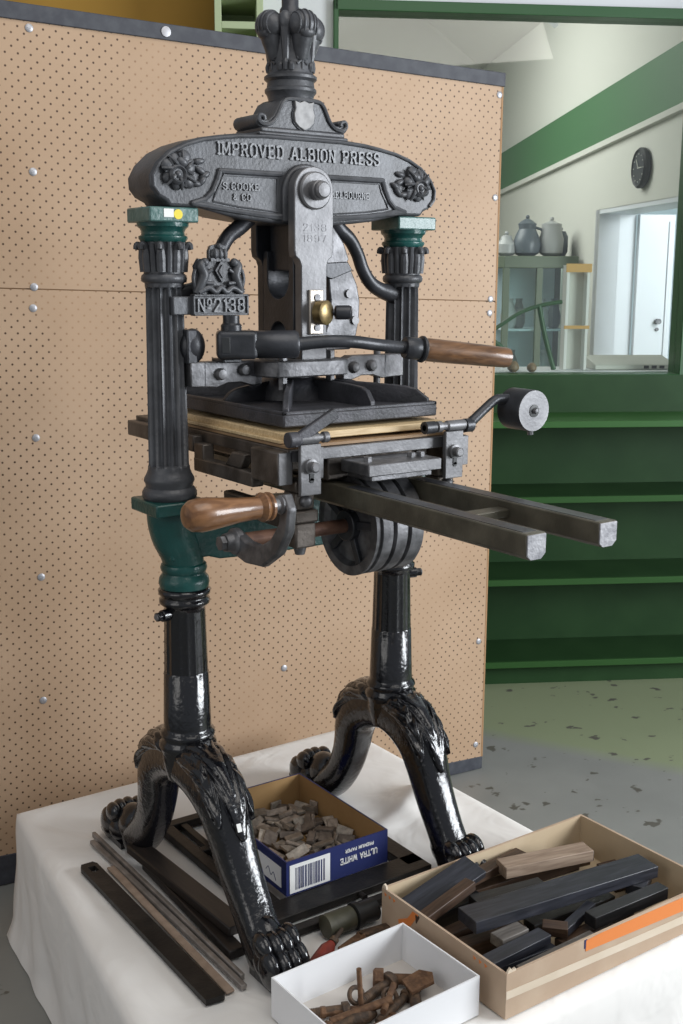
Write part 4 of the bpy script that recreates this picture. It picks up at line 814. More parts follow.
# flat black bar with a square hole at its far end
def holed_bar():
    x0, x1, y0, y1, z0, z1 = -.411, -.372, -.352, .245, ZT + .003, ZT + .015; m = MB(); hx0, hx1, hy0, hy1 = -.397, -.381, .200, .225
    c = .012
    m.prism([(x0, y0 + .004), (x1 - .004, y0), (x1, y0 + .004), (x1, hy0), (x0, hy0)], (0, 0, z0), (1, 0, 0), (0, 1, 0), z1 - z0)
    m.bb(x0, hx0, hy0, hy1, z0, z1); m.bb(hx1, x1, hy0, hy1, z0, z1)
    m.prism([(x0, hy1), (x1, hy1), (x1, y1 - c), (x1 - c * .5, y1), (x0 + c * .5, y1), (x0, y1 - c)], (0, 0, z0), (1, 0, 0), (0, 1, 0), z1 - z0)
    tag(m.build('steel_bar', BLACKBAR, None), 'flat black steel bar with a square hole, nearest the left cloth edge', 'bar')
holed_bar()
bar_thing('metal_strip', TANSTRIP, -.361, -.343, .215, -.340, ZT + .003, ZT + .008, 'flat tan rusted metal strip lying beside the holed black bar', 'strip', rot=-.012)
bar_thing('metal_strip', GREYSTRIP, -.339, -.327, .345, -.345, ZT + .003, ZT + .013, 'long thin grey metal strip lying beside the flat tan strip', 'strip', rot=.012)
bar_thing('metal_strip', GREYSTRIP, -.323, -.314, .375, -.318, ZT + .003, ZT + .016, 'longest bright grey metal rod beside the dark boards', 'strip', rot=.006)
m = MB(); m.box((-.283, -.04, ZT + .013), (.034, .42, .02), rz(-.03)); tag(m.build('wooden_batten', DARKWOOD, None, .003), 'black-brown wooden batten underneath another beside the left clawed leg', 'batten')
m = MB(); m.box((-.272, .008, ZT + .034), (.046, .43, .02), rz(.055)); tag(m.build('wooden_batten', DARKWOOD, None, .003), 'wide black-brown batten lying on top of another beside the left clawed leg', 'batten')

# black iron chase under the blue box
def chase():
    x0, x1, y0, y1, z0, z1, w = -.185, .232, -.205, .315, ZT + .003, ZT + .022, .028; t = thing('printing_chase', 'flat black iron frame lying under the blue paper box', 'frame', ((x0 + x1) / 2, (y0 + y1) / 2, ZT + .003))
    m = MB(); m.bb(x0, x1, y0, y0 + .066, z0, z1); m.bb(x0, x1, y1 - w, y1, z0, z1); m.bb(x0, x0 + w, y0 + w, y1 - w, z0, z1); m.bb(x1 - .045, x1, y0 + w, y1 - w, z0, z1); m.build('frame', BLACKBAR, t, .002)
    m = MB(); m.bb(x0 + w, x1 - w, -.02, .0, z0, z1 - .002); m.build('crossbar', BLACKBAR, t, .002)
    m = MB(); m.bb(x0 + w + .018, x0 + w + .036, y0 + w, y1 - w, z0, z1 - .003); m.build('side_bar', BLACKBAR, t, .002)
    m = MB(); m.bb(x0 + w, x1 - w, .14, .16, z0, z1 - .002); m.build('crossbar', BLACKBAR, t, .002)
    m = MB(); m.cyl((.036, y0 - .001, z0 + .010), (.036, y0 - .018, z0 + .010), .007, n=12); m.build('peg', BLACKBAR, t)
chase()
m = MB(); m.box((-.02, -.243, ZT + .011), (.29, .022, .016), rz(-.0)); tag(m.build('steel_bar', BLACKBAR, None, .002), 'short black bar lying parallel to the black frame under the blue box', 'bar')

# open boxes ---------------------------------------------------------
def open_box(name, label, loc, X, Y, H, t, mo, mi, ang=0., bottom=None):
    T = thing(name, label, 'box', loc, None, (0, 0, ang)); MW = Matrix.Translation(Vector(loc)) @ Matrix.Rotation(ang, 4, 'Z')
    def B(): return MB(MW)
    out = []
    for nm, a in (('front_wall', (0, X, 0, t)), ('back_wall', (0, X, Y - t, Y)), ('side_wall', (0, t, t, Y - t)), ('side_wall', (X - t, X, t, Y - t))):
        m = B(); m.bb(a[0], a[1], a[2], a[3], 0, H); out.append(m.build(nm, mo, T))
        nx = {'front_wall': (t, X - t, t, t + .0006), 'back_wall': (t, X - t, Y - t - .0006, Y - t)}.get(nm) or ((t, t + .0006, t, Y - t) if a[0] == 0 else (X - t - .0006, X - t, t, Y - t))
        m = B(); m.bb(nx[0], nx[1], nx[2], nx[3], .002, H - .001); m.build('lining', mi, out[-1])
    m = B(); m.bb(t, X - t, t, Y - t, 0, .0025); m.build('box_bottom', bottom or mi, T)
    return T, B, out
# blue paper-box lid: printed front wall with upside-down words and a bar code
BX, BY, BZ = -.108, -.140, ZT + .0225
T, B, walls = open_box('paper_box', 'blue printed paper box filled with small metal type pieces', (BX, BY, BZ), .265, .36, .078, .003, BLUE, CARDIN)
fw = walls[0]; sw = walls[2]; W_, H_ = .265, .078
m = B(); m.bb(.008, .110, -.0012, 0, .004, .068); m.build('white_label', WHITEP, fw)
m = B(); rr = random.Random(4); x = .022
while x < .098:
    w = rr.choice((.0012, .0012, .002, .003)); m.bb(x, x + w, -.0018, -.001, .010, .060); x += w + rr.choice((.0014, .002, .003))
m.build('bar_code', BLUED, fw)
m = B(); lettering(m, 'ULTRA WHITE', (.236, -.0002, .044), (-1, 0, 0), (0, 0, -1), .013, .098, .0010, .9, False); lettering(m, 'PREMIUM PAPER', (.226, -.0002, .062), (-1, 0, 0), (0, 0, -1), .007, .075, .0010, .9, False); m.build('printed_words', WHITEP, fw)
m = B(); m.bb(-.0012, 0, .02, .115, .012, .058); m.build('white_label', WBOX, sw)
m = B(); m.tube([(-.0014, .04, .02), (-.0014, .05, .035), (-.0014, .06, .025), (-.0014, .07, .04), (-.0014, .08, .03)], .0008, 6); m.build('label_mark', BLUED, sw)
# white box of bolts
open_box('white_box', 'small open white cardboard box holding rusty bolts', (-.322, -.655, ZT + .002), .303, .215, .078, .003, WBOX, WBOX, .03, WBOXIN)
# large brown box
T, B, walls = open_box('cardboard_box', 'large open brown cardboard box full of dark wooden blocks', (.010, -.684, ZT + .002), .572, .366, .089, .005, CARD, CARDP, .004)
fw, bw, sl = walls[0], walls[1], walls[2]
m = B(); m.prism([(.20, .086), (.20, .064), (.56, .050), (.56, .082), (.24, .088)], (0, -.0006, 0), (1, 0, 0), (0, 0, 1), .0006); m.build('orange_band', ORANGE, fw)
m = B(); m.bb(.196, .203, -.0008, 0, .070, .088); m.build('blue_mark', BLUE, fw)
m = B(); m.prism([(.0, .040), (.30, .030), (.56, .022), (.56, .040), (.30, .046), (.0, .056)], (0, -.0005, 0), (1, 0, 0), (0, 0, 1), .0005); m.build('torn_paper_band', CARDW, fw)
m = B(); m.prism([(.10, .084), (.118, .084), (.095, .050), (.06, .030), (.055, .045), (.085, .062)], (-.0006, .366, 0), (0, -1, 0), (0, 0, 1), .0006)
m.build('orange_emblem', ORANGE, sl)
m = B()
for y in (.354, .340, .326, .085, .070, .055): m.cyl((-.0006, y, .078), (.0, y, .078), .005, n=3)
m.build('red_triangles', ORANGE, sl)
m = B(); m.prism([(.0, .0), (.022, .0), (.020, .006), (.012, .004), (.008, .010), (.003, .006)], (.002, .005, .0885), (1, 0, 0), (0, 0, 1), .004); m.build('torn_edge', CARDW, fw)
m = B(); m.prism([(.0, .0), (.014, .0), (.012, .007), (.006, .010), (.002, .006)], (.0045, .366, .0885), (0, -1, 0), (0, 0, 1), .004); m.build('torn_edge', CARDW, sl)

# ------------------------------------------------------------------ dark wooden blocks in the brown box
def block(cx, cy, z, l, w, h, ang, mt, label, pitch=0., roll=0., chamfer=False):
    rot = Matrix.Rotation(ang, 3, 'Z') @ Matrix.Rotation(pitch, 3, 'Y') @ Matrix.Rotation(roll, 3, 'X')
    t = None; m = MB(); m.box((0, 0, 0), (l, w, h))
    o = m.build('wooden_block', mt, None, .0015, origin=(0, 0, 0)); o.matrix_basis = Matrix.Translation((cx, cy, z)) @ rot.to_4x4()
    return tag(o, label, 'block', 'wooden printing furniture in the brown box')
zb = ZT + .005
SL, BK, UM, TN, GY = FURN
# lower layer
for i, (x, y, l, w, h, a, mt, lb) in enumerate((
    (.16, -.640, .26, .030, .030, .00, BK, 'black wooden block on the box floor along the front wall'),
    (.44, -.645, .22, .028, .030, .00, BK, 'black wooden block on the box floor in the front right corner'),
    (.12, -.590, .18, .030, .034, -.06, SL, 'slate block low in the box behind the front wall at the left'),
    (.33, -.598, .20, .032, .032, .03, UM, 'brown block low in the box at the middle of the front wall'),
    (.12, -.500, .19, .034, .032, -.10, UM, 'umber block low in the box under the longest block'),
    (.34, -.520, .22, .034, .030, -.06, BK, 'black block low in the box under the longest block'),
    (.10, -.450, .17, .030, .034, .05, UM, 'brown block in the left of the box beneath the tilted planks'),
    (.34, -.440, .26, .030, .034, -.10, BK, 'black block low in the box behind the longest block'),
    (.12, -.380, .20, .032, .034, .05, BK, 'black block low in the box near the back left corner'),
    (.36, -.360, .30, .028, .030, -.08, UM, 'umber block low in the box along the back wall'),
    (.53, -.470, .07, .05, .035, 1.4, UM, 'short umber block standing crosswise by the right wall'),
    (.51, -.360, .08, .032, .034, -.2, UM, 'short reddish block in the back right corner of the box'))):
    block(x, y, zb + h / 2, l, w, h, a, mt, lb)
# upper layer, as seen from above
block(.309, -.523, .030, .462, .062, .026, -.115, SL, 'longest slate-coloured block lying diagonally on top of the pile')
block(.383, -.402, .024, .215, .044, .026, -.235, TN, 'pale tan topped block at the back of the box')
block(.122, -.374, .028, .20, .060, .016, .14, SL, 'broad slate plank tilted against the back left corner', -.13, .25)
block(.088, -.424, .032, .16, .026, .020, .20, UM, 'narrow red-brown strip leaning beside the tilted slate plank', -.10)
block(.405, -.612, .012, .21, .030, .026, -.02, BK, 'black block with scuffed edge at the front right of the pile')
block(.140, -.553, .006, .070, .034, .022, .02, GY, 'short grey block with a pale shiny end below the longest block')
block(.120, -.592, .004, .16, .034, .018, .06, SL, 'slate block just behind the front wall on the left')
block(.180, -.640, -.002, .20, .018, .020, .03, GY, 'thin grey rod-like block against the front wall')
block(.455, -.408, .012, .10, .030, .022, -.23, SL, 'short slate block with a light end beside the tan block')
block(.240, -.440, .008, .17, .032, .022, -.16, BK, 'black block between the tan block and the longest block')
block(.285, -.352, .016, .17, .030, .020, .12, UM, 'dark brown block leaning on the back wall')
block(.300, -.578, .002, .12, .020, .018, .30, SL, 'small slate block wedged crosswise in front of the longest block')
block(.235, -.580, .002, .05, .030, .020, -.8, UM, 'small umber block wedged at an angle at the front')
block(.500, -.560, .006, .07, .040, .022, .5, SL, 'short slate block at the right end of the pile')

# ------------------------------------------------------------------ metal type pieces (settled heap)
TYPE_POSE = (((0.03,0.017,0.01),(0.1356,0.2267,0.005),(0.055,-0.0,0.0,0.998)),((0.04,0.022,0.01),(0.0897,0.0613,0.005),(0.988,0.0,0.0,0.151)),((0.03,0.017,0.005),(0.1644,0.2137,0.0025),(0.998,-0.0,0.0,-0.067)),((0.04,0.022,0.01),(0.0866,0.2284,0.005),(0.764,-0.0,-0.0,0.645)),((0.034,0.022,0.01),(0.1627,0.1541,0.005),(0.92,0.0,0.0,0.392)),((0.045,0.03,0.007),(0.133,0.0364,0.0035),(0.966,0.0,0.0,0.259)),((0.045,0.017,0.006),(0.2191,0.2703,0.003),(0.989,-0.0,0.0,-0.147)),((0.03,0.017,0.01),(0.1315,0.1592,0.005),(0.126,-0.0,-0.0,-0.992)),((0.045,0.03,0.006),(0.2203,0.2433,0.003),(0.982,-0.0,-0.0,-0.191)),((0.034,0.017,0.01),(0.0523,0.1927,0.005),(0.587,-0.0,0.0,-0.81)),((0.04,0.017,0.01),(0.0137,0.2326,0.0193),(0.675,0.326,0.26,-0.609)),((0.05,0.03,0.006),(0.1676,0.0874,0.003),(0.885,-0.0,-0.0,-0.466)),((0.04,0.026,0.01),(0.066,0.2623,0.005),(0.947,0.0,-0.0,0.322)),((0.034,0.026,0.005),(0.1457,0.0339,0.0095),(0.885,0.0,0.0,-0.466)),((0.05,0.017,0.005),(0.0565,0.1497,0.0025),(0.975,0.0,-0.0,-0.224)),((0.05,0.026,0.007),(0.0429,0.232,0.0089),(0.491,-0.096,0.054,0.864)),((0.03,0.022,0.01),(0.0349,0.0517,0.005),(0.539,-0.0,-0.0,-0.842)),((0.03,0.03,0.01),(0.2059,0.1944,0.005),(0.637,0.0,0.0,-0.771)),((0.034,0.026,0.007),(0.1287,0.2699,0.0035),(0.467,-0.0,-0.0,0.884)),((0.04,0.022,0.006),(0.098,0.189,0.003),(0.098,-0.0,-0.0,-0.995)),((0.05,0.026,0.006),(0.1081,0.3011,0.003),(0.126,0.0,-0.0,-0.992)),((0.05,0.026,0.005),(0.0132,0.0442,0.0117),(0.007,-0.707,-0.685,-0.174)),((0.034,0.022,0.01),(0.0251,0.1289,0.005),(0.516,-0.0,0.0,0.856)),((0.045,0.022,0.007),(0.2196,0.305,0.0065),(0.729,-0.046,-0.049,-0.681)),((0.03,0.022,0.01),(0.1541,0.2319,0.0142),(0.194,0.123,-0.972,-0.047)),((0.034,0.022,0.006),(0.2525,0.279,0.017),(0.697,0.121,-0.697,0.121)),((0.05,0.017,0.01),(0.1359,0.2016,0.0096),(0.943,0.243,-0.033,-0.226)),((0.034,0.017,0.006),(0.0352,0.295,0.003),(0.967,0.0,-0.0,-0.256)),((0.045,0.022,0.008),(0.1925,0.1184,0.0075),(0.806,0.059,0.038,-0.587)),((0.03,0.017,0.007),(0.2068,0.224,0.0178),(0.886,-0.16,-0.335,0.277)),((0.04,0.026,0.01),(0.0655,0.306,0.005),(0.651,0.0,0.0,0.759)),((0.034,0.022,0.008),(0.1408,0.0711,0.0073),(0.994,0.042,-0.072,0.074)),((0.03,0.017,0.008),(0.1795,0.2829,0.004),(0.734,-0.0,0.0,-0.68)),((0.045,0.022,0.008),(0.1561,0.1203,0.0076),(0.969,-0.177,-0.031,0.17)),((0.03,0.026,0.006),(0.1951,0.1515,0.003),(0.726,0.0,0.0,0.688)),((0.034,0.017,0.006),(0.1478,0.2537,0.0081),(0.132,-0.606,-0.783,-0.043)),((0.04,0.017,0.008),(0.0606,0.0432,0.004),(0.688,0.0,0.0,0.725)),((0.045,0.03,0.005),(0.1819,0.1602,0.0125),(0.032,0.0,0.0,0.999)),((0.04,0.022,0.01),(0.223,0.2549,0.011),(0.418,0.0,-0.0,-0.908)),((0.034,0.017,0.005),(0.142,0.2824,0.008),(0.12,-0.135,-0.07,-0.981)),((0.04,0.022,0.006),(0.0941,0.2487,0.0147),(0.691,0.049,-0.04,-0.72)),((0.045,0.03,0.006),(0.0881,0.0484,0.0129),(0.832,0.044,0.054,-0.551)),((0.03,0.022,0.007),(0.1829,0.0413,0.0035),(0.556,0.0,-0.0,0.831)),((0.04,0.017,0.007),(0.2431,0.3194,0.0079),(0.175,0.526,0.79,0.262)),((0.03,0.022,0.007),(0.0748,0.1646,0.0035),(0.987,0.0,-0.0,-0.158)),((0.05,0.03,0.008),(0.1646,0.3251,0.004),(0.437,0.0,-0.0,0.899)),((0.04,0.03,0.005),(0.0872,0.1617,0.0108),(0.043,-0.978,0.068,0.191)),((0.05,0.022,0.005),(0.2361,0.1898,0.0025),(0.0,-0.845,-0.535,0.0)),((0.04,0.022,0.005),(0.1033,0.3372,0.0025),(0.0,0.999,-0.049,0.0)),((0.03,0.026,0.008),(0.1023,0.2695,0.0084),(0.54,-0.058,-0.138,0.828)),((0.04,0.017,0.005),(0.0212,0.0771,0.0025),(0.996,0.0,-0.0,0.088)),((0.04,0.026,0.006),(0.1782,0.0902,0.0111),(0.773,0.033,-0.041,0.632)),((0.05,0.022,0.005),(0.1836,0.2682,0.0105),(0.565,-0.003,0.002,-0.825)),((0.03,0.026,0.005),(0.0354,0.2409,0.0125),(0.802,-0.043,-0.101,-0.587)),((0.05,0.026,0.007),(0.2338,0.219,0.0114),(0.997,-0.07,0.014,0.002)),((0.04,0.026,0.007),(0.2075,0.049,0.0035),(0.605,-0.0,-0.0,0.796)),((0.034,0.017,0.01),(0.1136,0.2386,0.0114),(0.799,0.111,-0.206,-0.554)),((0.034,0.026,0.005),(0.1445,0.2959,0.0102),(0.227,0.096,0.123,0.961)),((0.045,0.026,0.006),(0.1107,0.0177,0.0123),(0.986,0.112,0.055,-0.11)),((0.03,0.026,0.007),(0.0589,0.0976,0.0035),(0.677,0.0,-0.0,-0.736)),((0.034,0.022,0.007),(0.242,0.1347,0.0035),(0.002,-0.0,-0.0,1.0)),((0.05,0.03,0.01),(0.0527,0.141,0.0099),(0.613,0.012,-0.057,0.788)),((0.03,0.017,0.008),(0.1007,0.1152,0.0094),(0.038,-0.985,0.021,-0.167)),((0.034,0.03,0.006),(0.1874,0.2353,0.0122),(0.354,-0.935,-0.018,0.007)),((0.05,0.026,0.005),(0.0963,0.1386,0.0163),(0.08,-0.973,-0.119,0.179)),((0.04,0.017,0.007),(0.206,0.3017,0.0173),(0.539,-0.076,0.111,-0.831)),((0.03,0.026,0.007),(0.0156,0.2151,0.0122),(0.905,0.424,-0.012,-0.026)),((0.05,0.022,0.007),(0.0897,0.3289,0.0109),(0.052,-0.703,-0.705,0.072)),((0.04,0.022,0.01),(0.1322,0.1799,0.0144),(0.115,-0.084,0.014,0.99)),((0.05,0.022,0.006),(0.1724,0.2593,0.0164),(0.992,0.004,0.01,0.122)),((0.04,0.017,0.006),(0.0145,0.0799,0.008),(0.648,0.0,-0.0,-0.761)),((0.05,0.022,0.01),(0.2036,0.0421,0.012),(0.933,0.0,-0.0,0.36)),((0.04,0.017,0.01),(0.2427,0.2822,0.0128),(0.468,0.337,0.622,0.53)),((0.03,0.017,0.008),(0.168,0.2149,0.0135),(0.125,0.352,-0.874,-0.311)),((0.05,0.03,0.008),(0.0152,0.2657,0.0126),(0.68,-0.195,-0.13,0.695)),((0.03,0.022,0.008),(0.17,0.0278,0.011),(0.57,0.57,-0.419,-0.419)),((0.04,0.017,0.01),(0.0562,0.2602,0.0185),(0.698,-0.698,0.115,-0.115)),((0.03,0.026,0.007),(0.0823,0.0477,0.0196),(0.017,0.064,-0.995,-0.068)),((0.05,0.017,0.008),(0.1939,0.2135,0.0181),(0.44,0.297,-0.174,-0.829)),((0.04,0.017,0.006),(0.1209,0.1226,0.0096),(0.98,0.017,-0.17,0.099)),((0.05,0.026,0.008),(0.1733,0.0673,0.0167),(0.894,0.02,0.035,-0.446)),((0.034,0.022,0.006),(0.097,0.1443,0.0108),(0.072,-0.182,0.071,-0.978)),((0.034,0.022,0.007),(0.1842,0.1979,0.0203),(0.101,-0.886,0.31,-0.329)),((0.045,0.017,0.007),(0.2452,0.0575,0.0035),(0.728,-0.0,0.0,-0.685)),((0.04,0.017,0.01),(0.0926,0.0869,0.005),(0.967,0.0,-0.0,0.255)),((0.034,0.017,0.008),(0.1345,0.0177,0.018),(0.33,0.067,-0.111,0.935)),((0.045,0.022,0.006),(0.0497,0.282,0.0124),(0.078,0.19,0.979,0.011)),((0.045,0.03,0.007),(0.0738,0.2125,0.0181),(0.865,0.204,0.003,0.457)),((0.03,0.03,0.01),(0.1327,0.3332,0.0124),(0.84,0.0,-0.059,0.54)),((0.05,0.026,0.006),(0.2368,0.1725,0.0155),(0.831,0.097,-0.112,0.537)),((0.045,0.022,0.007),(0.2089,0.1654,0.0199),(0.887,-0.08,-0.034,-0.453)),((0.03,0.022,0.005),(0.1885,0.3495,0.011),(0.706,-0.706,-0.033,0.033)),((0.045,0.022,0.006),(0.1187,0.0549,0.0142),(0.023,0.518,0.855,-0.011)),((0.04,0.017,0.005),(0.1156,0.1521,0.0166),(0.375,0.131,0.104,0.912)),((0.045,0.022,0.01),(0.2292,0.1133,0.0102),(0.263,-0.884,0.37,-0.11)),((0.034,0.03,0.007),(0.2,0.0828,0.0162),(0.551,-0.253,0.167,-0.777)),((0.034,0.03,0.006),(0.0034,0.1168,0.015),(0.504,0.504,-0.495,-0.495)),((0.05,0.026,0.01),(0.0484,0.0823,0.0156),(0.09,-0.104,0.103,0.985)),((0.05,0.017,0.008),(0.1616,0.1526,0.019),(0.0,0.418,-0.908,0.0)),((0.034,0.017,0.007),(0.1217,0.0846,0.0085),(0.702,0.702,0.088,0.088)),((0.05,0.03,0.006),(0.1669,0.1129,0.0192),(0.256,-0.103,0.148,0.95)),((0.04,0.017,0.005),(0.2115,0.1329,0.015),(0.567,0.184,-0.502,-0.626)),((0.034,0.03,0.006),(0.1906,0.1375,0.0172),(0.432,0.034,0.062,-0.899)),((0.04,0.022,0.005),(0.2413,0.1331,0.0186),(0.176,0.472,0.752,0.425)),((0.03,0.022,0.005),(0.2362,0.0771,0.0168),(0.097,-0.781,-0.551,0.279)),((0.034,0.017,0.01),(0.1758,0.2829,0.0201),(0.93,-0.148,-0.166,-0.292)),((0.04,0.026,0.008),(0.1905,0.3243,0.0119),(0.014,0.379,-0.925,0.004)),((0.05,0.022,0.008),(0.0955,0.1083,0.0184),(0.162,-0.025,0.921,0.353)),((0.03,0.03,0.01),(0.2206,0.0855,0.0151),(0.325,-0.304,-0.005,-0.896)),((0.05,0.017,0.007),(0.1666,0.3099,0.0162),(0.222,-0.944,0.198,-0.146)),((0.05,0.03,0.005),(0.0814,0.201,0.0188),(0.885,0.215,0.021,0.413)),((0.05,0.026,0.005),(0.2397,0.1883,0.0147),(0.79,0.089,-0.118,0.595)),((0.05,0.017,0.008),(0.0997,0.295,0.0137),(0.945,0.24,0.053,0.217)),((0.045,0.026,0.006),(0.2055,0.023,0.0172),(0.852,0.138,0.321,-0.389)))  #TYPE_POSE
tmeshes = {}
def type_pieces():
    words = ('a', 'b')
    for i, (d, loc, rot) in enumerate(TYPE_POSE):
        k = i % 4
        m = MB(); m.box((0, 0, 0), d); o = m.build('type_piece', TYPEM[k], None, .0008, origin=(0, 0, 0))
        o.location = (BX + .003 + loc[0], BY + .003 + loc[1], BZ + .0031 + loc[2]); o.rotation_mode = 'QUATERNION'; o.rotation_quaternion = rot
        tag(o, 'small grey-brown metal type piece heaped in the blue paper box', 'type piece', 'metal type pieces in the blue box')
type_pieces()

# ------------------------------------------------------------------ rusty bolts in the white box
def bolt(c, ang, length, r, head, label, pitch=0., mt=RUST, name='bolt', hexa=True):
    t = thing(name, label, 'bolt', c, 'rusty hardware in the white box', (0, 0, 0)); d = Matrix.Rotation(ang, 3, 'Z') @ Matrix.Rotation(-pitch, 3, 'Y') @ Vector((1, 0, 0)); c = Vector(c)
    m = MB(); m.lathe(c - d * length / 2, d, [(r * .8, 0), (r, .003)] + [(r * (1 if k % 2 else .9), .004 + k * .002) for k in range(8)] + [(r, .024), (r, length)], 16); m.build('shank', mt, t)
    m = MB(); m.lathe(c + d * length / 2, d, [(head, 0), (head, head * .8), (head * .8, head)], 6 if hexa else 20); m.build('head', mt, t, .001)
    return t
zw = ZT + .005
bolt((-.150, -.505, zw + .012), .25, .075, .0095, .018, 'thick rusty bolt with round head near the back wall of the white box', 0, RUST2, hexa=False)
bolt((-.215, -.520, zw + .010), 2.7, .085, .008, .011, 'long brown bolt at the left of the white box', .05)
bolt((-.080, -.505, zw + .014), 2.5, .075, .010, .020, 'big square-headed rusty bolt at the right of the white box', 0, RUST, hexa=True)
bolt((-.150, -.560, zw + .010), .35, .09, .008, .013, 'rusty bolt lying at the front of the white box', 0, RUST2)
bolt((-.100, -.565, zw + .013), 1.0, .060, .011, .014, 'short stout bolt beside the front wall of the white box', 0, RUST2, hexa=False)
bolt((-.220, -.585, zw + .009), .1, .11, .007, .010, 'thin rusty bolt in the front left corner of the white box')
def rod(p0, p1, r, label, name='rod', mt=RUST):
    m = MB(); m.tube([p0, p1], r, 12, False); tag(m.build(name, mt), label, name, 'rusty hardware in the white box')
bolt((-.255, -.500, zw + .012), -.4, .065, .009, .014, 'stubby rusty bolt in the back left corner of the white box', 0, RUST2)
bolt((-.285, -.570, zw + .010), 1.2, .06, .008, .012, 'small rusty bolt against the left side of the white box', 0, RUST)
rod((-.196, -.532, zw + .002), (-.200, -.528, zw + .092), .0048, 'thin rusty rod standing upright in the white box')
rod((-.262, -.530, zw + .012), (-.150, -.560, zw + .030), .008, 'slanting rusty rod lying over the bolts in the white box')
rod((-.180, -.575, zw + .026), (-.115, -.520, zw + .024), .006, 'thin brown rod crossing the middle of the white box')
def ring(c, r, th, label, tilt):
    m = MB(); n = 24; rot = Matrix.Rotation(tilt, 3, 'X'); pts = [Vector(c) + rot @ Vector((math.cos(2 * PI * k / n) * r, math.sin(2 * PI * k / n) * r, 0)) for k in range(n + 1)]
    m.tube(pts, th, 8, False); tag(m.build('washer_ring', RUST2), label, 'washer', 'rusty hardware in the white box')
ring((-.185, -.500, zw + .018), .014, .0045, 'rusty ring leaning behind the upright rod', .9)
ring((-.135, -.535, zw + .016), .013, .0045, 'rusty ring leaning in the middle of the white box', .7)
m = MB(); m.prism([(-.03, -.02), (.02, -.022), (.034, .0), (.02, .022), (-.022, .02)], (-.078, -.545, zw + .028), (1, 0, .1), (0, 1, 0), .006); tag(m.build('iron_plate', RUST), 'flat rusty plate lying beside the square-headed bolt', 'plate', 'rusty hardware in the white box')
m = MB(); m.lathe((-.265, -.545, zw + .012), (1, -.1, 0), [(.006, 0), (.008, .02), (.012, .04), (.012, .07), (.006, .085)], 14); tag(m.build('spindle', RUST2), 'tapered brown spindle at the left of the white box', 'spindle', 'rusty hardware in the white box')

# ------------------------------------------------------------------ tools between the boxes
t = thing('ink_roller', 'short olive and black roller lying between the white box and black frame', 'roller', (-.04, -.29, ZT + .003))
m = MB(); m.lathe((-.112, -.287, ZT + .027), (1, 0, 0), [(.018, 0), (.024, .003), (.024, .066), (.02, .07)], 28); m.build('sleeve', OLIVE, t)
m = MB(); m.lathe((-.042, -.287, ZT + .027), (1, 0, 0), [(.020, 0), (.027, .002), (.027, .014), (.022, .016), (.023, .055), (.018, .058)], 28); m.build('core', RUBBER, t)
t = thing('red_handled_tool', 'worn red-handled tool lying between the clawed foot and the white box', 'tool', (-.17, -.37, ZT + .003))
a, b = Vector((-.224, -.398, ZT + .018)), Vector((-.128, -.338, ZT + .024)); d = (b - a).normalized()
m = MB(); m.lathe(a, d, [(.008, 0), (.014, .01), (.0165, .045), (.0155, .09), (.009, .110)], 18); m.build('handle', REDH, t)
m = MB(); m.lathe(b, d, [(.009, 0), (.009, .014), (.005, .016), (.004, .05)], 14); m.build('shank', RUST2, t)
for q, (x, y, a_, l, lb) in enumerate(((-.085, -.345, .3, .07, 'brown rusted bar between the red handle and the brown box'), (-.02, -.335, -.1, .08, 'brown rusted bar against the brown box side'), (-.10, -.375, .9, .06, 'short rusted bar behind the white box'))):
    m = MB(); m.box((x, y, ZT + .011 + .0), (l, .018, .014), rz(a_)); tag(m.build('iron_bar', RUST2 if q else RUST, None, .002), lb, 'bar')

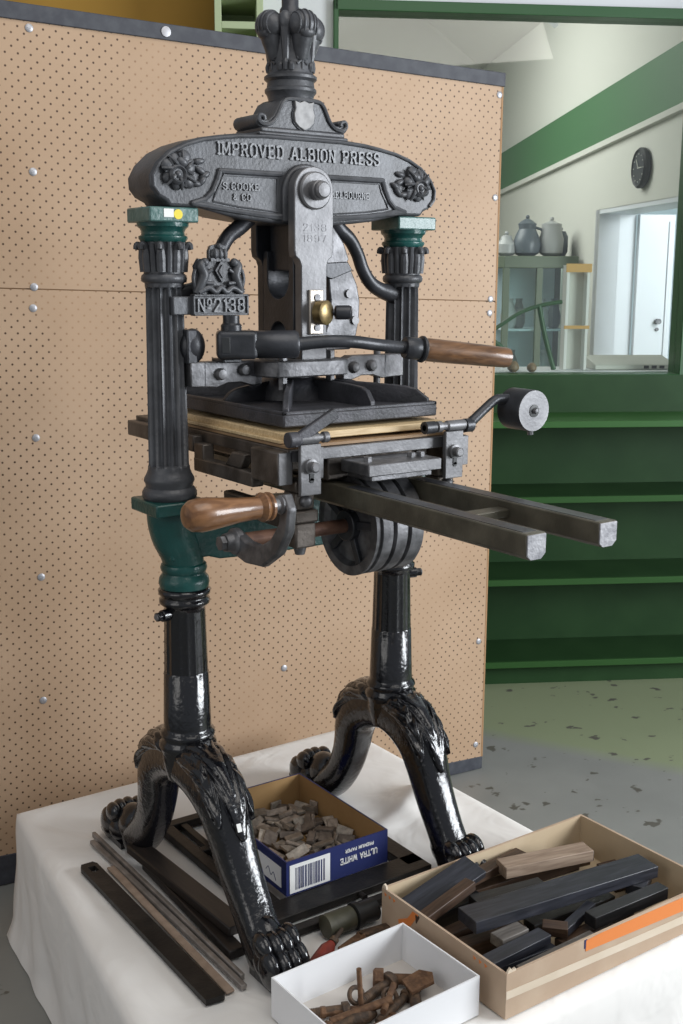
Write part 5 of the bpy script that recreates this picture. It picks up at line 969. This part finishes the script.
# ------------------------------------------------------------------ light
def area(name, loc, target, sx, sy, power, col):
    l = bpy.data.lights.new(name, 'AREA'); l.shape = 'RECTANGLE'; l.size = sx; l.size_y = sy; l.energy = power; l.color = col
    o = bpy.data.objects.new(name, l); C.objects.link(o); o.location = loc
    o.rotation_euler = (Vector(target) - Vector(loc)).to_track_quat('-Z', 'Y').to_euler(); return o
area('daylight_window', (3.3, -3.5, 1.6), (.2, 0, .7), 2.2, 2.0, 270, (.92, .96, 1.0))
area('overhead_fill', (0, -1.6, 3.4), (0, 0, .4), 2.4, 2.4, 42, (1, .95, .88))  # unseen overhead fill, added to lift the top surfaces
area('side_fill', (-3.4, -.9, 1.7), (-.2, -.1, .2), 1.8, 1.6, 16, (1, .97, .93))  # unseen fill added on the left to brighten the hanging cloth
p = RM @ Vector((.4, 4.6, 2.6)); area('far_room_fill', p, RM @ Vector((1.6, 4.6, .8)), 1.6, 1.6, 58, (1, .99, .97))  # unseen fill added so the room behind the glass is lit
p = RM @ Vector((3.2, 2.75, 1.95)); area('beyond_room_fill', p, RM @ Vector((2.3, 4.4, .8)), .8, .8, 38, (.95, .97, 1.0))  # unseen fill added to whiten the door and its reveal
w = bpy.data.worlds.new('world'); bpy.context.scene.world = w; w.use_nodes = True
bg = w.node_tree.nodes['Background']; bg.inputs['Color'].default_value = (.86, .92, 1.0, 1); bg.inputs['Strength'].default_value = .33

# ------------------------------------------------------------------ camera
cd = bpy.data.cameras.new('camera'); cam = bpy.data.objects.new('camera', cd); C.objects.link(cam)
cd.sensor_fit = 'VERTICAL'; cd.sensor_height = 36; cd.lens = 1159.2 / 1024 * 36; cd.clip_start = .05
yaw, pitch, roll = math.radians(34.8751), math.radians(11.5253), math.radians(.2364)
F = Vector((math.sin(yaw) * math.cos(pitch), math.cos(yaw) * math.cos(pitch), -math.sin(pitch)))
rt = Vector((math.cos(yaw), -math.sin(yaw), 0)); up = rt.cross(F)
Rv = rt * math.cos(roll) + up * math.sin(roll); Uv = -rt * math.sin(roll) + up * math.cos(roll)
cam.matrix_world = Matrix(((Rv.x, Uv.x, -F.x, -1.2874), (Rv.y, Uv.y, -F.y, -2.0285), (Rv.z, Uv.z, -F.z, 1.2516), (0, 0, 0, 1)))
sc = bpy.context.scene; sc.camera = cam
vs = sc.view_settings; vs.view_transform = 'Standard'; vs.look = 'None'; vs.gamma = 1; vs.use_curve_mapping = False; vs.exposure = 0
